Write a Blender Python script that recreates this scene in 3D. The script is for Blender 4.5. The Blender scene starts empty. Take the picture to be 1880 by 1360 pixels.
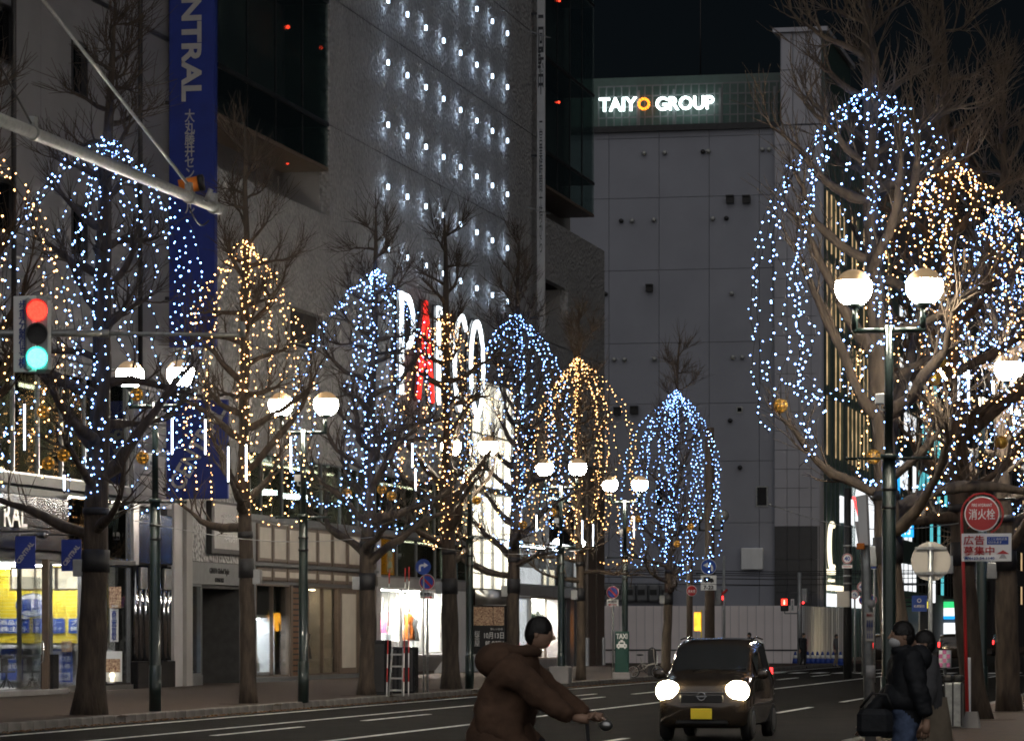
import bpy, math, random
import numpy as np
from mathutils import Vector, Matrix

# ---------------------------------------------------------------- frame of the place
F, CX, HY, CH = 6500.0, 940.0, 1160.0, 1.55          # focal length in photo pixels, principal column, horizon row, eye height
TH = math.atan(1370.0 / F)                            # angle between the street and the view direction
CS, SN = math.cos(TH), math.sin(TH)
scene = bpy.context.scene
col = scene.collection

# ---------------------------------------------------------------- camera
cam = bpy.data.cameras.new("camera"); cam_o = bpy.data.objects.new("camera", cam); col.objects.link(cam_o)
cam.sensor_width = 36.0; cam.lens = F / 1880 * 36.0
cam.shift_y = (HY - 680) / 1880.0
cam.clip_start = 0.5; cam.clip_end = 3000
cam_o.location = (0, 0, CH); cam_o.rotation_euler = (math.radians(90), 0, TH)
scene.camera = cam_o

# ---------------------------------------------------------------- night sky and city glow
SUN_EL, SUN_AZ = math.radians(28), math.radians(171)   # azimuth clockwise from the street direction
world = bpy.data.worlds.new("World"); scene.world = world; world.use_nodes = True
wn = world.node_tree.nodes; wl = world.node_tree.links
sky = wn.new("ShaderNodeTexSky"); sky.sky_type = 'NISHITA'; sky.sun_disc = False
sky.sun_elevation = SUN_EL; sky.sun_rotation = SUN_AZ
wl.new(sky.outputs[0], wn["Background"].inputs[0]); wn["Background"].inputs[1].default_value = 0.0007
sun = bpy.data.lights.new("night_glow", 'SUN'); sun.energy = 0.80; sun.angle = math.radians(110); sun.color = (1.0, 0.98, 0.98)
sun_o = bpy.data.objects.new("night_glow", sun); col.objects.link(sun_o)
sd = Vector((math.sin(SUN_AZ) * math.cos(SUN_EL), math.cos(SUN_AZ) * math.cos(SUN_EL), math.sin(SUN_EL)))
sun_o.rotation_euler = sd.to_track_quat('Z', 'Y').to_euler()
sun_o.location = (0, 0, 60)

scene.view_settings.view_transform = 'Standard'; scene.view_settings.look = 'None'
scene.view_settings.gamma = 1; scene.view_settings.exposure = 0; scene.view_settings.use_curve_mapping = False
scene.render.engine = 'CYCLES'
cy = scene.cycles
cy.use_denoising = True; cy.denoiser = 'OPENIMAGEDENOISE'
cy.max_bounces = 5; cy.diffuse_bounces = 2; cy.glossy_bounces = 3; cy.transmission_bounces = 3; cy.transparent_max_bounces = 10
cy.caustics_reflective = False; cy.caustics_refractive = False
cy.sample_clamp_indirect = 4.0; cy.sample_clamp_direct = 0
cy.use_light_tree = True; cy.filter_width = 1.8

# ---------------------------------------------------------------- coordinate helpers (photo measurements -> places in the street)
def W(x, y, z):                       # a photo point at depth z metres
    a = (x - CX) * z / F
    return Vector((a * CS - z * SN, a * SN + z * CS, CH + (HY - y) * z / F))
def ground(x, y, g=0.0):              # the ground point seen at a photo point
    z = (CH - g) * F / (y - HY)
    p = W(x, y, z); return p, z
def on_lat(x, lat):                   # a photo column on the plane X=lat: distance along the street and depth
    t = (x - CX) / F
    z = lat / (t * CS - SN)
    return z * (t * SN + CS), z
def on_y(x, Y):                       # a photo column on the plane Y: lateral place and depth
    t = (x - CX) / F
    z = Y / (t * SN + CS)
    return z * (t * CS - SN), z
def Zy(y, z): return CH + (HY - y) * z / F

# ---------------------------------------------------------------- materials
MATS = {}
def pm(name, c, rough=.6, metal=0., var=.18, scale=4., bump=0., bscale=30., emit=None, es=0., spec=.5, coat=0., stretch=None, c2=None):
    m = bpy.data.materials.new(name); m.use_nodes = True; MATS[name] = m
    nt = m.node_tree; n = nt.nodes; l = nt.links; b = n["Principled BSDF"]
    b.inputs["Roughness"].default_value = rough; b.inputs["Metallic"].default_value = metal
    b.inputs["Specular IOR Level"].default_value = spec; b.inputs["Coat Weight"].default_value = coat
    tc = n.new("ShaderNodeTexCoord"); src = tc.outputs["Object"]
    if stretch:
        mp = n.new("ShaderNodeMapping"); mp.inputs["Scale"].default_value = stretch; l.new(src, mp.inputs[0]); src = mp.outputs[0]
    nz = n.new("ShaderNodeTexNoise"); nz.inputs["Scale"].default_value = scale; nz.inputs["Detail"].default_value = 5; l.new(src, nz.inputs["Vector"])
    mx = n.new("ShaderNodeMix"); mx.data_type = 'RGBA'
    lo = tuple(v * (1 - var) for v in c); hi = tuple(min(1, v * (1 + var)) for v in c)
    if c2: hi = c2
    mx.inputs["A"].default_value = (*lo, 1); mx.inputs["B"].default_value = (*hi, 1)
    mr = n.new("ShaderNodeMapRange"); mr.inputs[1].default_value = .3; mr.inputs[2].default_value = .7
    l.new(nz.outputs[0], mr.inputs[0]); l.new(mr.outputs[0], mx.inputs["Factor"]); l.new(mx.outputs["Result"], b.inputs["Base Color"])
    if bump:
        nb = n.new("ShaderNodeTexNoise"); nb.inputs["Scale"].default_value = bscale; nb.inputs["Detail"].default_value = 4; l.new(src, nb.inputs["Vector"])
        bp = n.new("ShaderNodeBump"); bp.inputs["Strength"].default_value = bump; bp.inputs["Distance"].default_value = .02
        l.new(nb.outputs[0], bp.inputs["Height"]); l.new(bp.outputs[0], b.inputs["Normal"])
    if emit:
        b.inputs["Emission Color"].default_value = (*emit, 1); b.inputs["Emission Strength"].default_value = es
    return m
def em(name, c, s, var=.12, scale=6.):         # something that gives off light
    m = pm(name, tuple(min(.8, v) for v in c), .5, emit=c, es=s)
    n = m.node_tree.nodes; l = m.node_tree.links
    if var:
        nz = n.new("ShaderNodeTexNoise"); nz.inputs["Scale"].default_value = scale
        mr = n.new("ShaderNodeMapRange"); mr.inputs[1].default_value = .3; mr.inputs[2].default_value = .7
        mr.inputs[3].default_value = s * (1 - var); mr.inputs[4].default_value = s * (1 + var)
        tc = n.new("ShaderNodeTexCoord"); l.new(tc.outputs["Object"], nz.inputs["Vector"])
        l.new(nz.outputs[0], mr.inputs[0]); l.new(mr.outputs[0], n["Principled BSDF"].inputs["Emission Strength"])
    return m
def glass(name, tint=(.85, .9, .9), rough=.02, refl=.09, tr=.92):
    m = bpy.data.materials.new(name); m.use_nodes = True; MATS[name] = m
    nt = m.node_tree; n = nt.nodes; l = nt.links; n.clear()
    o = n.new("ShaderNodeOutputMaterial"); t = n.new("ShaderNodeBsdfTransparent"); g = n.new("ShaderNodeBsdfGlossy")
    t.inputs[0].default_value = (*[v * tr for v in tint], 1); g.inputs["Roughness"].default_value = rough; g.inputs[0].default_value = (1, 1, 1, 1)
    lw = n.new("ShaderNodeLayerWeight"); lw.inputs[0].default_value = .35
    mr = n.new("ShaderNodeMapRange"); mr.inputs[3].default_value = refl; mr.inputs[4].default_value = .55
    nz = n.new("ShaderNodeTexNoise"); nz.inputs["Scale"].default_value = .9; tc = n.new("ShaderNodeTexCoord"); l.new(tc.outputs["Object"], nz.inputs["Vector"])
    bp = n.new("ShaderNodeBump"); bp.inputs["Strength"].default_value = .06; bp.inputs["Distance"].default_value = .05
    l.new(nz.outputs[0], bp.inputs["Height"]); l.new(bp.outputs[0], g.inputs["Normal"])
    mx = n.new("ShaderNodeMixShader"); l.new(lw.outputs["Fresnel"], mr.inputs[0]); l.new(mr.outputs[0], mx.inputs[0])
    l.new(t.outputs[0], mx.inputs[1]); l.new(g.outputs[0], mx.inputs[2]); l.new(mx.outputs[0], o.inputs[0])
    return m

# ---------------------------------------------------------------- mesh builder
class MB:
    def __init__(s): s.V = []; s.F = []; s.M = []; s.S = []
    def add(s, vs, fs, m=0, sm=False):
        o = len(s.V); s.V += [tuple(v) for v in vs]
        for f in fs: s.F.append(tuple(i + o for i in f)); s.M.append(m); s.S.append(sm)
    def box(s, x0, x1, y0, y1, z0, z1, m=0, bev=0):
        if x1 < x0: x0, x1 = x1, x0
        if y1 < y0: y0, y1 = y1, y0
        if z1 < z0: z0, z1 = z1, z0
        if bev <= 0:
            s.add([(x, y, z) for z in (z0, z1) for y in (y0, y1) for x in (x0, x1)],
                  [(0, 2, 3, 1), (4, 5, 7, 6), (0, 1, 5, 4), (2, 6, 7, 3), (0, 4, 6, 2), (1, 3, 7, 5)], m)
        else:
            b = bev; ring = lambda z, i: [(x0 + b + i, y0 + i, z), (x1 - b - i, y0 + i, z), (x1 - i, y0 + b + i, z), (x1 - i, y1 - b - i, z),
                                          (x1 - b - i, y1 - i, z), (x0 + b + i, y1 - i, z), (x0 + i, y1 - b - i, z), (x0 + i, y0 + b + i, z)]
            rs = [ring(z0, b * .6), ring(z0 + b, 0), ring(z1 - b, 0), ring(z1, b * .6)]
            vs = [v for r in rs for v in r]; fs = []
            for k in range(3):
                for i in range(8): fs.append((k * 8 + i, k * 8 + (i + 1) % 8, k * 8 + 8 + (i + 1) % 8, k * 8 + 8 + i))
            fs.append(tuple(range(7, -1, -1))); fs.append(tuple(range(24, 32)))
            s.add(vs, fs, m)
        return s
    def tube(s, pts, rads, n=8, m=0, cap=True, sm=True):
        pts = [Vector(p) for p in pts]
        if not isinstance(rads, (list, tuple)): rads = [rads] * len(pts)
        vs = []; fs = []; u = None
        for i, p in enumerate(pts):
            t = (pts[min(i + 1, len(pts) - 1)] - pts[max(i - 1, 0)]).normalized()
            if u is None:
                r = Vector((0, 0, 1)) if abs(t.z) < .9 else Vector((1, 0, 0)); u = t.cross(r).normalized()
            else: u = (u - t * u.dot(t)).normalized()
            v = t.cross(u)
            for k in range(n):
                a = 2 * math.pi * k / n; vs.append(p + (u * math.cos(a) + v * math.sin(a)) * rads[i])
        for i in range(len(pts) - 1):
            for k in range(n): fs.append((i * n + k, i * n + (k + 1) % n, (i + 1) * n + (k + 1) % n, (i + 1) * n + k))
        s.add(vs, fs, m, sm)
        if cap:
            o = len(s.V) - len(vs)
            s.F.append(tuple(o + k for k in range(n - 1, -1, -1))); s.M.append(m); s.S.append(False)
            e = o + (len(pts) - 1) * n; s.F.append(tuple(e + k for k in range(n))); s.M.append(m); s.S.append(False)
        return s
    def sph(s, c, r, nu=16, nv=10, m=0, v0=0., v1=1., sm=True, rotz=0.):
        if not isinstance(r, (list, tuple)): r = (r, r, r)
        vs = []; fs = []; cz, sz = math.cos(rotz), math.sin(rotz)
        for j in range(nv + 1):
            ph = math.pi * (v0 + (v1 - v0) * j / nv)
            for i in range(nu):
                a = 2 * math.pi * i / nu
                x, y = r[0] * math.sin(ph) * math.cos(a), r[1] * math.sin(ph) * math.sin(a)
                vs.append((c[0] + x * cz - y * sz, c[1] + x * sz + y * cz, c[2] + r[2] * math.cos(ph)))
        for j in range(nv):
            for i in range(nu): fs.append((j * nu + i, (j + 1) * nu + i, (j + 1) * nu + (i + 1) % nu, j * nu + (i + 1) % nu))
        s.add(vs, fs, m, sm); return s
    def disc(s, c, r, axis='y', n=32, m=0, t=.01, rz=None):      # short cylinder, axis along y (faces -y) or x
        rz = rz or r
        vs = []
        for k in (0, 1):
            for i in range(n):
                a = 2 * math.pi * i / n; p, q = r * math.cos(a), rz * math.sin(a)
                vs.append((c[0] + p, c[1] - t * (1 - k), c[2] + q) if axis == 'y' else (c[0] + t * (1 - k), c[1] + p, c[2] + q))
        fs = [tuple(range(n)), tuple(range(2 * n - 1, n - 1, -1))] + [(i, n + i, n + (i + 1) % n, (i + 1) % n) for i in range(n)]
        s.add(vs, fs, m); return s
    def ring(s, c, R, r, axis='y', n=40, k=6, m=0, a0=0., a1=2 * math.pi, flat=None):
        pts = []
        for i in range(n + 1):
            a = a0 + (a1 - a0) * i / n
            p, q = R * math.cos(a), R * math.sin(a)
            pts.append((c[0] + p, c[1], c[2] + q) if axis == 'y' else (c[0], c[1] + p, c[2] + q) if axis == 'x' else (c[0] + p, c[1] + q, c[2]))
        s.tube(pts, r, k, m, cap=abs(a1 - a0) < 6.28); return s
    def prism(s, poly, y0, y1, m=0, plane='xz'):      # polygon in xz extruded along y, or in yz extruded along x
        n = len(poly)
        if plane == 'xz': vs = [(p[0], y0, p[1]) for p in poly] + [(p[0], y1, p[1]) for p in poly]
        elif plane == 'yz': vs = [(y0, p[0], p[1]) for p in poly] + [(y1, p[0], p[1]) for p in poly]
        else: vs = [(p[0], p[1], y0) for p in poly] + [(p[0], p[1], y1) for p in poly]
        fs = [tuple(range(n)), tuple(range(2 * n - 1, n - 1, -1))] + [(i, n + i, n + (i + 1) % n, (i + 1) % n) for i in range(n)]
        s.add(vs, fs, m); return s
    def build(s, name, mats, parent=None, wld=True, loc=None):
        me = bpy.data.meshes.new(name)
        V = s.V; off = None
        if parent is not None and wld:
            off = ORG[parent.name]; V = [(v[0] - off[0], v[1] - off[1], v[2] - off[2]) for v in V]
        elif loc is not None: V = [(v[0] - loc[0], v[1] - loc[1], v[2] - loc[2]) for v in V]
        me.from_pydata(V, [], s.F)
        if not isinstance(mats, (list, tuple)): mats = [mats]
        for m in mats: me.materials.append(MATS[m] if isinstance(m, str) else m)
        me.polygons.foreach_set("material_index", s.M); me.polygons.foreach_set("use_smooth", s.S); me.update()
        import bmesh
        bm = bmesh.new(); bm.from_mesh(me); bmesh.ops.recalc_face_normals(bm, faces=bm.faces); bm.to_mesh(me); bm.free()
        o = bpy.data.objects.new(name, me); col.objects.link(o)
        if parent is not None: o.parent = parent; ORG[o.name] = ORG.get(parent.name, (0, 0, 0))
        elif loc is not None: o.location = loc; ORG[o.name] = tuple(loc)
        else: ORG[o.name] = (0, 0, 0)
        return o
ORG = {}
def tag(o, label, cat, group=None, kind=None):
    o["label"] = label; o["category"] = cat
    if group: o["group"] = group
    if kind: o["kind"] = kind
    return o
def thing(name, label, cat, loc=(0, 0, 0), rz=0., group=None):
    o = bpy.data.objects.new(name, None); col.objects.link(o); o.location = loc; o.rotation_euler = (0, 0, rz)
    o.empty_display_size = .2; ORG[o.name] = tuple(loc)
    return tag(o, label, cat, group)
def copy_tree(o, parent=None):
    c = o.copy(); col.objects.link(c); c.parent = parent
    for ch in list(o.children): copy_tree(ch, c)
    return c
def struct(o, kind="structure"): o["kind"] = kind; return o

def np_obj(name, V, Fc, mats, parent=None, smooth=False, midx=None):
    V = np.asarray(V, dtype=np.float32).reshape(-1, 3)
    if parent is not None: V = V - np.array(ORG[parent.name], dtype=np.float32)
    me = bpy.data.meshes.new(name); n = len(Fc); k = Fc.shape[1]
    me.vertices.add(len(V)); me.vertices.foreach_set("co", V.ravel())
    me.loops.add(n * k); me.loops.foreach_set("vertex_index", Fc.astype(np.int32).ravel())
    me.polygons.add(n); me.polygons.foreach_set("loop_start", np.arange(0, n * k, k, dtype=np.int32))
    me.polygons.foreach_set("use_smooth", np.full(n, smooth))
    for m in (mats if isinstance(mats, (list, tuple)) else [mats]): me.materials.append(MATS[m])
    if midx is not None: me.polygons.foreach_set("material_index", midx)
    me.update(calc_edges=True); me.validate()
    o = bpy.data.objects.new(name, me); col.objects.link(o)
    if parent is not None: o.parent = parent
    ORG[o.name] = ORG[parent.name] if parent is not None else (0, 0, 0)
    return o
def batch_tubes(P, R, n):
    N, k, _ = P.shape
    T = np.empty_like(P); T[:, 1:-1] = P[:, 2:] - P[:, :-2]; T[:, 0] = P[:, 1] - P[:, 0]; T[:, -1] = P[:, -1] - P[:, -2]
    T /= np.linalg.norm(T, axis=2, keepdims=True) + 1e-9
    D = P[:, -1] - P[:, 0]; D /= np.linalg.norm(D, axis=1, keepdims=True) + 1e-9
    ref = np.where(np.abs(D[:, 2:3]) < .8, np.array([[0, 0, 1.]]), np.array([[1., 0, 0]]))[:, None, :]
    U = np.cross(T, np.broadcast_to(ref, T.shape)); U /= np.linalg.norm(U, axis=2, keepdims=True) + 1e-9
    Vv = np.cross(T, U)
    a = np.arange(n) * 2 * np.pi / n
    ringv = P[:, :, None, :] + R[:, :, None, None] * (U[:, :, None, :] * np.cos(a)[None, None, :, None] + Vv[:, :, None, :] * np.sin(a)[None, None, :, None])
    V = ringv.reshape(-1, 3)
    base = (np.arange(N) * k * n)[:, None, None]; i = np.arange(k - 1)[None, :, None] * n; j = np.arange(n)[None, None, :]; j2 = (j + 1) % n
    Q = np.stack([base + i + j, base + i + j2, base + i + n + j2, base + i + n + j], axis=-1).reshape(-1, 4)
    return V, Q

# ---------------------------------------------------------------- lettering (built-in font, turned into flat raised shapes)
def text_mesh(body, extr=.01, bold=0., vertical=False):
    c = bpy.data.curves.new("lettering", 'FONT'); c.body = "\n".join(body) if vertical else body
    c.extrude = extr; c.offset = bold; c.align_x = 'CENTER' if vertical else 'LEFT'; c.space_line = .82 if vertical else 1
    c.resolution_u = 3
    o = bpy.data.objects.new("lettering", c); col.objects.link(o)
    bpy.context.view_layer.update()
    dg = bpy.context.evaluated_depsgraph_get(); ev = o.evaluated_get(dg); me = bpy.data.meshes.new_from_object(ev)
    bpy.data.objects.remove(o); bpy.data.curves.remove(c)
    return me
def text(parent, body, w, h, c, mat, face='-y', rot=0., bold=0.0, vertical=False, name="lettering", extr=.008, wld=True, keep=False):
    """lettering fitted into w x h metres round the centre c (world), on a face looking to -y or +x; rot in radians in the face"""
    me = text_mesh(body, .5, bold, vertical)
    co = np.empty(len(me.vertices) * 3, dtype=np.float32); me.vertices.foreach_get("co", co); co = co.reshape(-1, 3)
    lo, hi = co.min(0), co.max(0); d = np.maximum(hi - lo, 1e-4)
    sx, sy = w / d[0], h / d[1]
    if keep: sx = sy = min(sx, sy)
    x = (co[:, 0] - (lo[0] + hi[0]) / 2) * sx; y = (co[:, 1] - (lo[1] + hi[1]) / 2) * sy; e = co[:, 2] * 2 * extr
    cr, sr = math.cos(rot), math.sin(rot); x, y = x * cr - y * sr, x * sr + y * cr
    if face == '-y': out = np.stack([c[0] + x, c[1] - e, c[2] + y], 1)
    elif face == '+x': out = np.stack([c[0] + e, c[1] + x, c[2] + y], 1)
    elif face == '+y': out = np.stack([c[0] - x, c[1] + e, c[2] + y], 1)
    if parent is not None and wld: out = out - np.array(ORG.get(parent.name, (0, 0, 0)))
    me.vertices.foreach_set("co", out.astype(np.float32).ravel()); me.materials.clear(); me.materials.append(MATS[mat]); me.update()
    o = bpy.data.objects.new(name, me); col.objects.link(o); o.parent = parent
    if parent is not None: ORG[o.name] = ORG.get(parent.name, (0, 0, 0))
    return o
# ---------------------------------------------------------------- material list
pm('asphalt', (.012, .0108, .0096), .9, spec=.05, var=.35, scale=1.2, bump=.35, bscale=60)
pm('kerb_stone', (.16, .15, .14), .8, var=.3, scale=2, bump=.3)
pm('paint_white', (.6, .6, .58), .7, var=.3, scale=3)
pm('bark', (.05, .037, .027), .9, var=.55, scale=9, bump=1.0, bscale=26, stretch=(1, 1, .22))
pm('bark_pale', (.062, .045, .031), .9, var=.5, scale=9, bump=1.0, bscale=26, stretch=(1, 1, .22))
pm('twig', (.06, .044, .032), .85, var=.3, scale=6)
pm('twig_pale', (.095, .07, .048), .85, var=.3, scale=6)
pm('soil', (.05, .032, .02), .95, var=.5, scale=20, bump=.6)
pm('leaf_litter', (.16, .08, .03), .9, var=.5, scale=20)
pm('black_wrap', (.012, .012, .014), .55, bump=.3)
pm('lamp_green', (.012, .022, .020), .3, metal=.2, coat=.3)
pm('grey_steel', (.30, .31, .31), .45, metal=.5, var=.15)
pm('galvanised', (.34, .35, .34), .42, metal=.6, var=.2, scale=12)
pm('dark_metal', (.03, .03, .032), .4, metal=.5)
pm('black', (.012, .012, .012), .5)
pm('rubber', (.015, .015, .015), .8)
pm('chrome', (.62, .63, .64), .12, metal=1, var=.05, bump=.12, bscale=2.2)
pm('silver', (.5, .5, .49), .28, metal=.9, var=.08)
pm('wavy_metal', (.13, .14, .17), .14, metal=1, var=.06, bump=.55, bscale=1.3)
pm('granite_black', (.02, .02, .021), .22, var=.4, scale=30)
pm('concrete', (.26, .25, .245), .85, var=.12, scale=1.5, bump=.15)
pm('smooth_wall', (.30, .29, .28), .8, var=.08, scale=1)
pm('siding_white', (.40, .39, .40), .6, var=.08, scale=1)
pm('cream_panel', (.50, .46, .40), .55, var=.08, scale=2)
pm('brown_frame', (.13, .095, .07), .5, var=.15)
pm('brown_slat', (.16, .08, .04), .6, var=.2)
pm('grey_fascia', (.13, .135, .14), .5, var=.12)
pm('white_board', (.75, .75, .73), .6, var=.05)
pm('sign_white', (.78, .78, .76), .5, var=.04)
pm('sign_red', (.45, .02, .02), .45, var=.08)
pm('sign_blue', (.015, .06, .32), .45, var=.08)
pm('sign_green', (.01, .06, .045), .45, var=.1)
pm('central_blue', (.008, .024, .19), .5, var=.12, scale=2)
pm('central_letter', (.36, .35, .34), .5, var=.08)
pm('ink', (.015, .015, .016), .6)
pm('ink_blue', (.02, .05, .25), .6)
pm('orange_paint', (.75, .20, .015), .5, var=.1)
pm('gold_wire', (.55, .33, .06), .35, metal=.8)
pm('skin', (.42, .26, .18), .55, var=.06)
pm('hair', (.012, .010, .009), .5, var=.3, scale=60, bump=.6)
pm('coat_brown', (.11, .06, .036), .9, var=.25, scale=8, bump=.5, bscale=14)
pm('jacket_black', (.012, .014, .018), .7, var=.3, scale=10, bump=.6, bscale=12)
pm('jeans', (.10, .14, .24), .85, var=.25, scale=20, bump=.4)
pm('beige_coat', (.22, .18, .13), .9, var=.15, scale=8, bump=.4, bscale=12)
pm('trousers_dark', (.018, .018, .02), .85, var=.2)
pm('grey_cloth', (.09, .09, .095), .9, var=.2, bump=.4)
pm('mask_white', (.7, .7, .7), .8, var=.04)
pm('car_paint', (.045, .035, .027), .18, metal=.35, var=.05, coat=1.0)
pm('car_trim', (.012, .012, .013), .45)
pm('plate_yellow', (.75, .58, .03), .5, var=.06)
pm('hoarding', (.85, .77, .75), .4, metal=.0, var=.06, scale=.5, bump=.35, bscale=.8)
pm('hoarding_shiny', (.85, .86, .86), .2, metal=.25, var=.05, bump=.6, bscale=1.1, stretch=(1, 1, .35))
pm('far_wall', (.265, .275, .315), .8, var=.07, scale=.4)
pm('far_tile', (.36, .36, .40), .55, var=.06, scale=.6)
pm('far_dark_tile', (.055, .055, .058), .4, var=.1)
pm('far_green', (.05, .085, .075), .35, var=.1)
pm('dark_wall', (.035, .032, .032), .8, var=.2, scale=.3)
pm('cone_blue', (.02, .06, .30), .5)
pm('yellow_slat', (.72, .55, .04), .5, var=.08)
pm('pink', (.75, .2, .4), .7)
pm('orange_cloth', (.75, .2, .03), .8, var=.15)
pm('white_cloth', (.75, .74, .72), .8, var=.08)
pm('wood_floor', (.30, .22, .14), .6)
pm('food_red', (.4, .06, .04), .6, var=.7, scale=18, c2=(.75, .55, .35))
pm('xmas_green', (.015, .035, .02), .9, var=.4, scale=20)
pm('dark_interior', (.045, .045, .045), .8)
pm('beige_interior', (.45, .40, .32), .8, var=.1)
glass('shop_glass', tint=(.97, .98, .98), refl=.04, tr=.99)
glass('dark_glass', tint=(.36, .42, .42), refl=.10, tr=.8)
glass('smoke_glass', tint=(.10, .12, .12), refl=.14, tr=.7)
glass('bay_glass', tint=(.84, .92, .90), refl=.10, tr=.95)
glass('car_glass', tint=(.28, .30, .30), refl=.12, tr=.6)
em('bulb_blue', (.20, .40, 1.0), 21, var=.35, scale=1.7)
em('bulb_amber', (1.0, .50, .18), 13, var=.35, scale=1.7)
em('globe_lit', (1.0, .89, .72), 240, var=.1, scale=2)
em('globe_cap', (.8, .55, .30), .24, var=.3)
em('led_tube', (.72, .82, 1.0), 7, var=.1)
em('white_light', (1.0, .95, .86), 110, var=.05)
em('shop_light', (.95, .97, 1.0), 105, var=.05)
em('cool_light', (.86, .94, 1.0), 75, var=.05)
em('warm_light', (1.0, .80, .52), 30, var=.05)
em('wall_light', (.62, .78, 1.0), 5, var=.2, scale=.8)
em('neon_white', (.86, .95, 1.0), 3.2, var=.2, scale=9)
em('neon_red', (1.0, .03, .02), 2.2, var=.3, scale=14)
em('sign_letter_lit', (.80, 1.0, .97), 4.5, var=.06)
em('sign_orange_lit', (1.0, .30, .02), 2.4, var=.2)
em('signal_red', (1.0, .022, .012), 6, var=.25, scale=40)
em('signal_green', (.05, 1.0, .72), 9, var=.25, scale=40)
em('headlight_lit', (1.0, .80, .48), 160, var=.05)
em('tail_red', (1.0, .03, .03), 5, var=.2)
em('orange_lit', (1.0, .30, .01), 2.0, var=.3, scale=4)
em('amber_lit', (1.0, .42, .03), 2.0, var=.5, scale=5)
em('cream_lit', (1.0, .88, .64), 1.7, var=.25, scale=.8)
em('atrium_lit', (1.0, .92, .74), 3.2, var=.3, scale=.35)
em('white_lit', (.95, .98, 1.0), 1.15, var=.15, scale=2)
em('cyan_lit', (.02, .42, 1.0), 1.1, var=.1)
em('teal_lit', (.15, .75, .85), .7, var=.4, scale=3)
em('pink_lit', (1.0, .45, .75), 1.0, var=.5, scale=3)
em('green_lit', (.05, .85, .25), .9, var=.1)
em('warm_window', (1.0, .66, .34), .55, var=.5, scale=1.3)
em('yellow_lit', (1.0, .78, .05), .9, var=.2)
em('screen_blue', (.35, .62, 1.0), .9, var=.6, scale=5)
em('red_dot', (1.0, .05, .02), 4, var=.1)

def extra_mats():
    # wall with a fine raised pattern, as of embossed panels
    m = pm('relief_wall', (.34, .335, .33), .62, var=.10, scale=.6)
    n = m.node_tree.nodes; l = m.node_tree.links; tc = n.new("ShaderNodeTexCoord")
    vo = n.new("ShaderNodeTexVoronoi"); vo.inputs["Scale"].default_value = 7.5; vo.feature = 'SMOOTH_F1'
    l.new(tc.outputs["Object"], vo.inputs["Vector"])
    bp = n.new("ShaderNodeBump"); bp.inputs["Strength"].default_value = 1.0; bp.inputs["Distance"].default_value = .16
    l.new(vo.outputs["Distance"], bp.inputs["Height"]); l.new(bp.outputs[0], n["Principled BSDF"].inputs["Normal"])
    v2 = n.new("ShaderNodeTexVoronoi"); v2.inputs["Scale"].default_value = 9; l.new(tc.outputs["Object"], v2.inputs["Vector"])
    sp = n.new("ShaderNodeSeparateColor"); l.new(v2.outputs["Color"], sp.inputs[0]); mr = n.new("ShaderNodeMapRange"); mr.inputs[3].default_value = .84; mr.inputs[4].default_value = 1.16; l.new(sp.outputs[0], mr.inputs[0])
    b = n["Principled BSDF"]; src = b.inputs["Base Color"].links[0].from_socket; vm = n.new("ShaderNodeVectorMath"); vm.operation = 'SCALE'; l.new(src, vm.inputs[0]); l.new(mr.outputs[0], vm.inputs["Scale"]); l.new(vm.outputs[0], b.inputs["Base Color"])
    # ribbed siding
    m = pm('ribbed_siding', (.19, .19, .205), .6, var=.10, scale=.5)
    n = m.node_tree.nodes; l = m.node_tree.links; tc = n.new("ShaderNodeTexCoord")
    wv = n.new("ShaderNodeTexWave"); wv.bands_direction = 'Z'; wv.inputs["Scale"].default_value = 1.1; wv.wave_profile = 'SAW'
    l.new(tc.outputs["Object"], wv.inputs["Vector"])
    bp = n.new("ShaderNodeBump"); bp.inputs["Strength"].default_value = .8; bp.inputs["Distance"].default_value = .04
    l.new(wv.outputs["Fac"], bp.inputs["Height"]); l.new(bp.outputs[0], n["Principled BSDF"].inputs["Normal"])
    # brick paving
    m = pm('paving', (.10, .08, .068), .85, spec=.1, var=.25, scale=.7)
    n = m.node_tree.nodes; l = m.node_tree.links; tc = n.new("ShaderNodeTexCoord"); b = n["Principled BSDF"]
    br = n.new("ShaderNodeTexBrick"); br.inputs["Scale"].default_value = 3.2; br.inputs["Color1"].default_value = (.115, .083, .066, 1)
    br.inputs["Color2"].default_value = (.075, .062, .055, 1); br.inputs["Mortar"].default_value = (.05, .045, .04, 1); br.inputs["Mortar Size"].default_value = .02
    l.new(tc.outputs["Object"], br.inputs["Vector"]); l.new(br.outputs["Color"], b.inputs["Base Color"])
    bp = n.new("ShaderNodeBump"); bp.inputs["Strength"].default_value = .4; bp.inputs["Distance"].default_value = .01; bp.invert = True
    l.new(br.outputs["Fac"], bp.inputs["Height"]); l.new(bp.outputs[0], b.inputs["Normal"])
    # glittering ball of wire with small lamps in it
    m = em('glitter', (1.0, .45, .05), 1.0)
    n = m.node_tree.nodes; l = m.node_tree.links; tc = n.new("ShaderNodeTexCoord"); b = n["Principled BSDF"]
    vo = n.new("ShaderNodeTexVoronoi"); vo.inputs["Scale"].default_value = 22; l.new(tc.outputs["Object"], vo.inputs["Vector"])
    mr = n.new("ShaderNodeMapRange"); mr.inputs[1].default_value = .30; mr.inputs[2].default_value = .10; mr.inputs[3].default_value = .05; mr.inputs[4].default_value = 4.0
    l.new(vo.outputs["Distance"], mr.inputs[0]); l.new(mr.outputs[0], b.inputs["Emission Strength"])
extra_mats()
for k in ('glitter', 'cream_lit', 'teal_lit', 'pink_lit', 'warm_window', 'red_dot', 'screen_blue'):
    MATS[k].cycles.emission_sampling = 'NONE' if k in ('glitter', 'red_dot') else 'AUTO'

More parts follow.
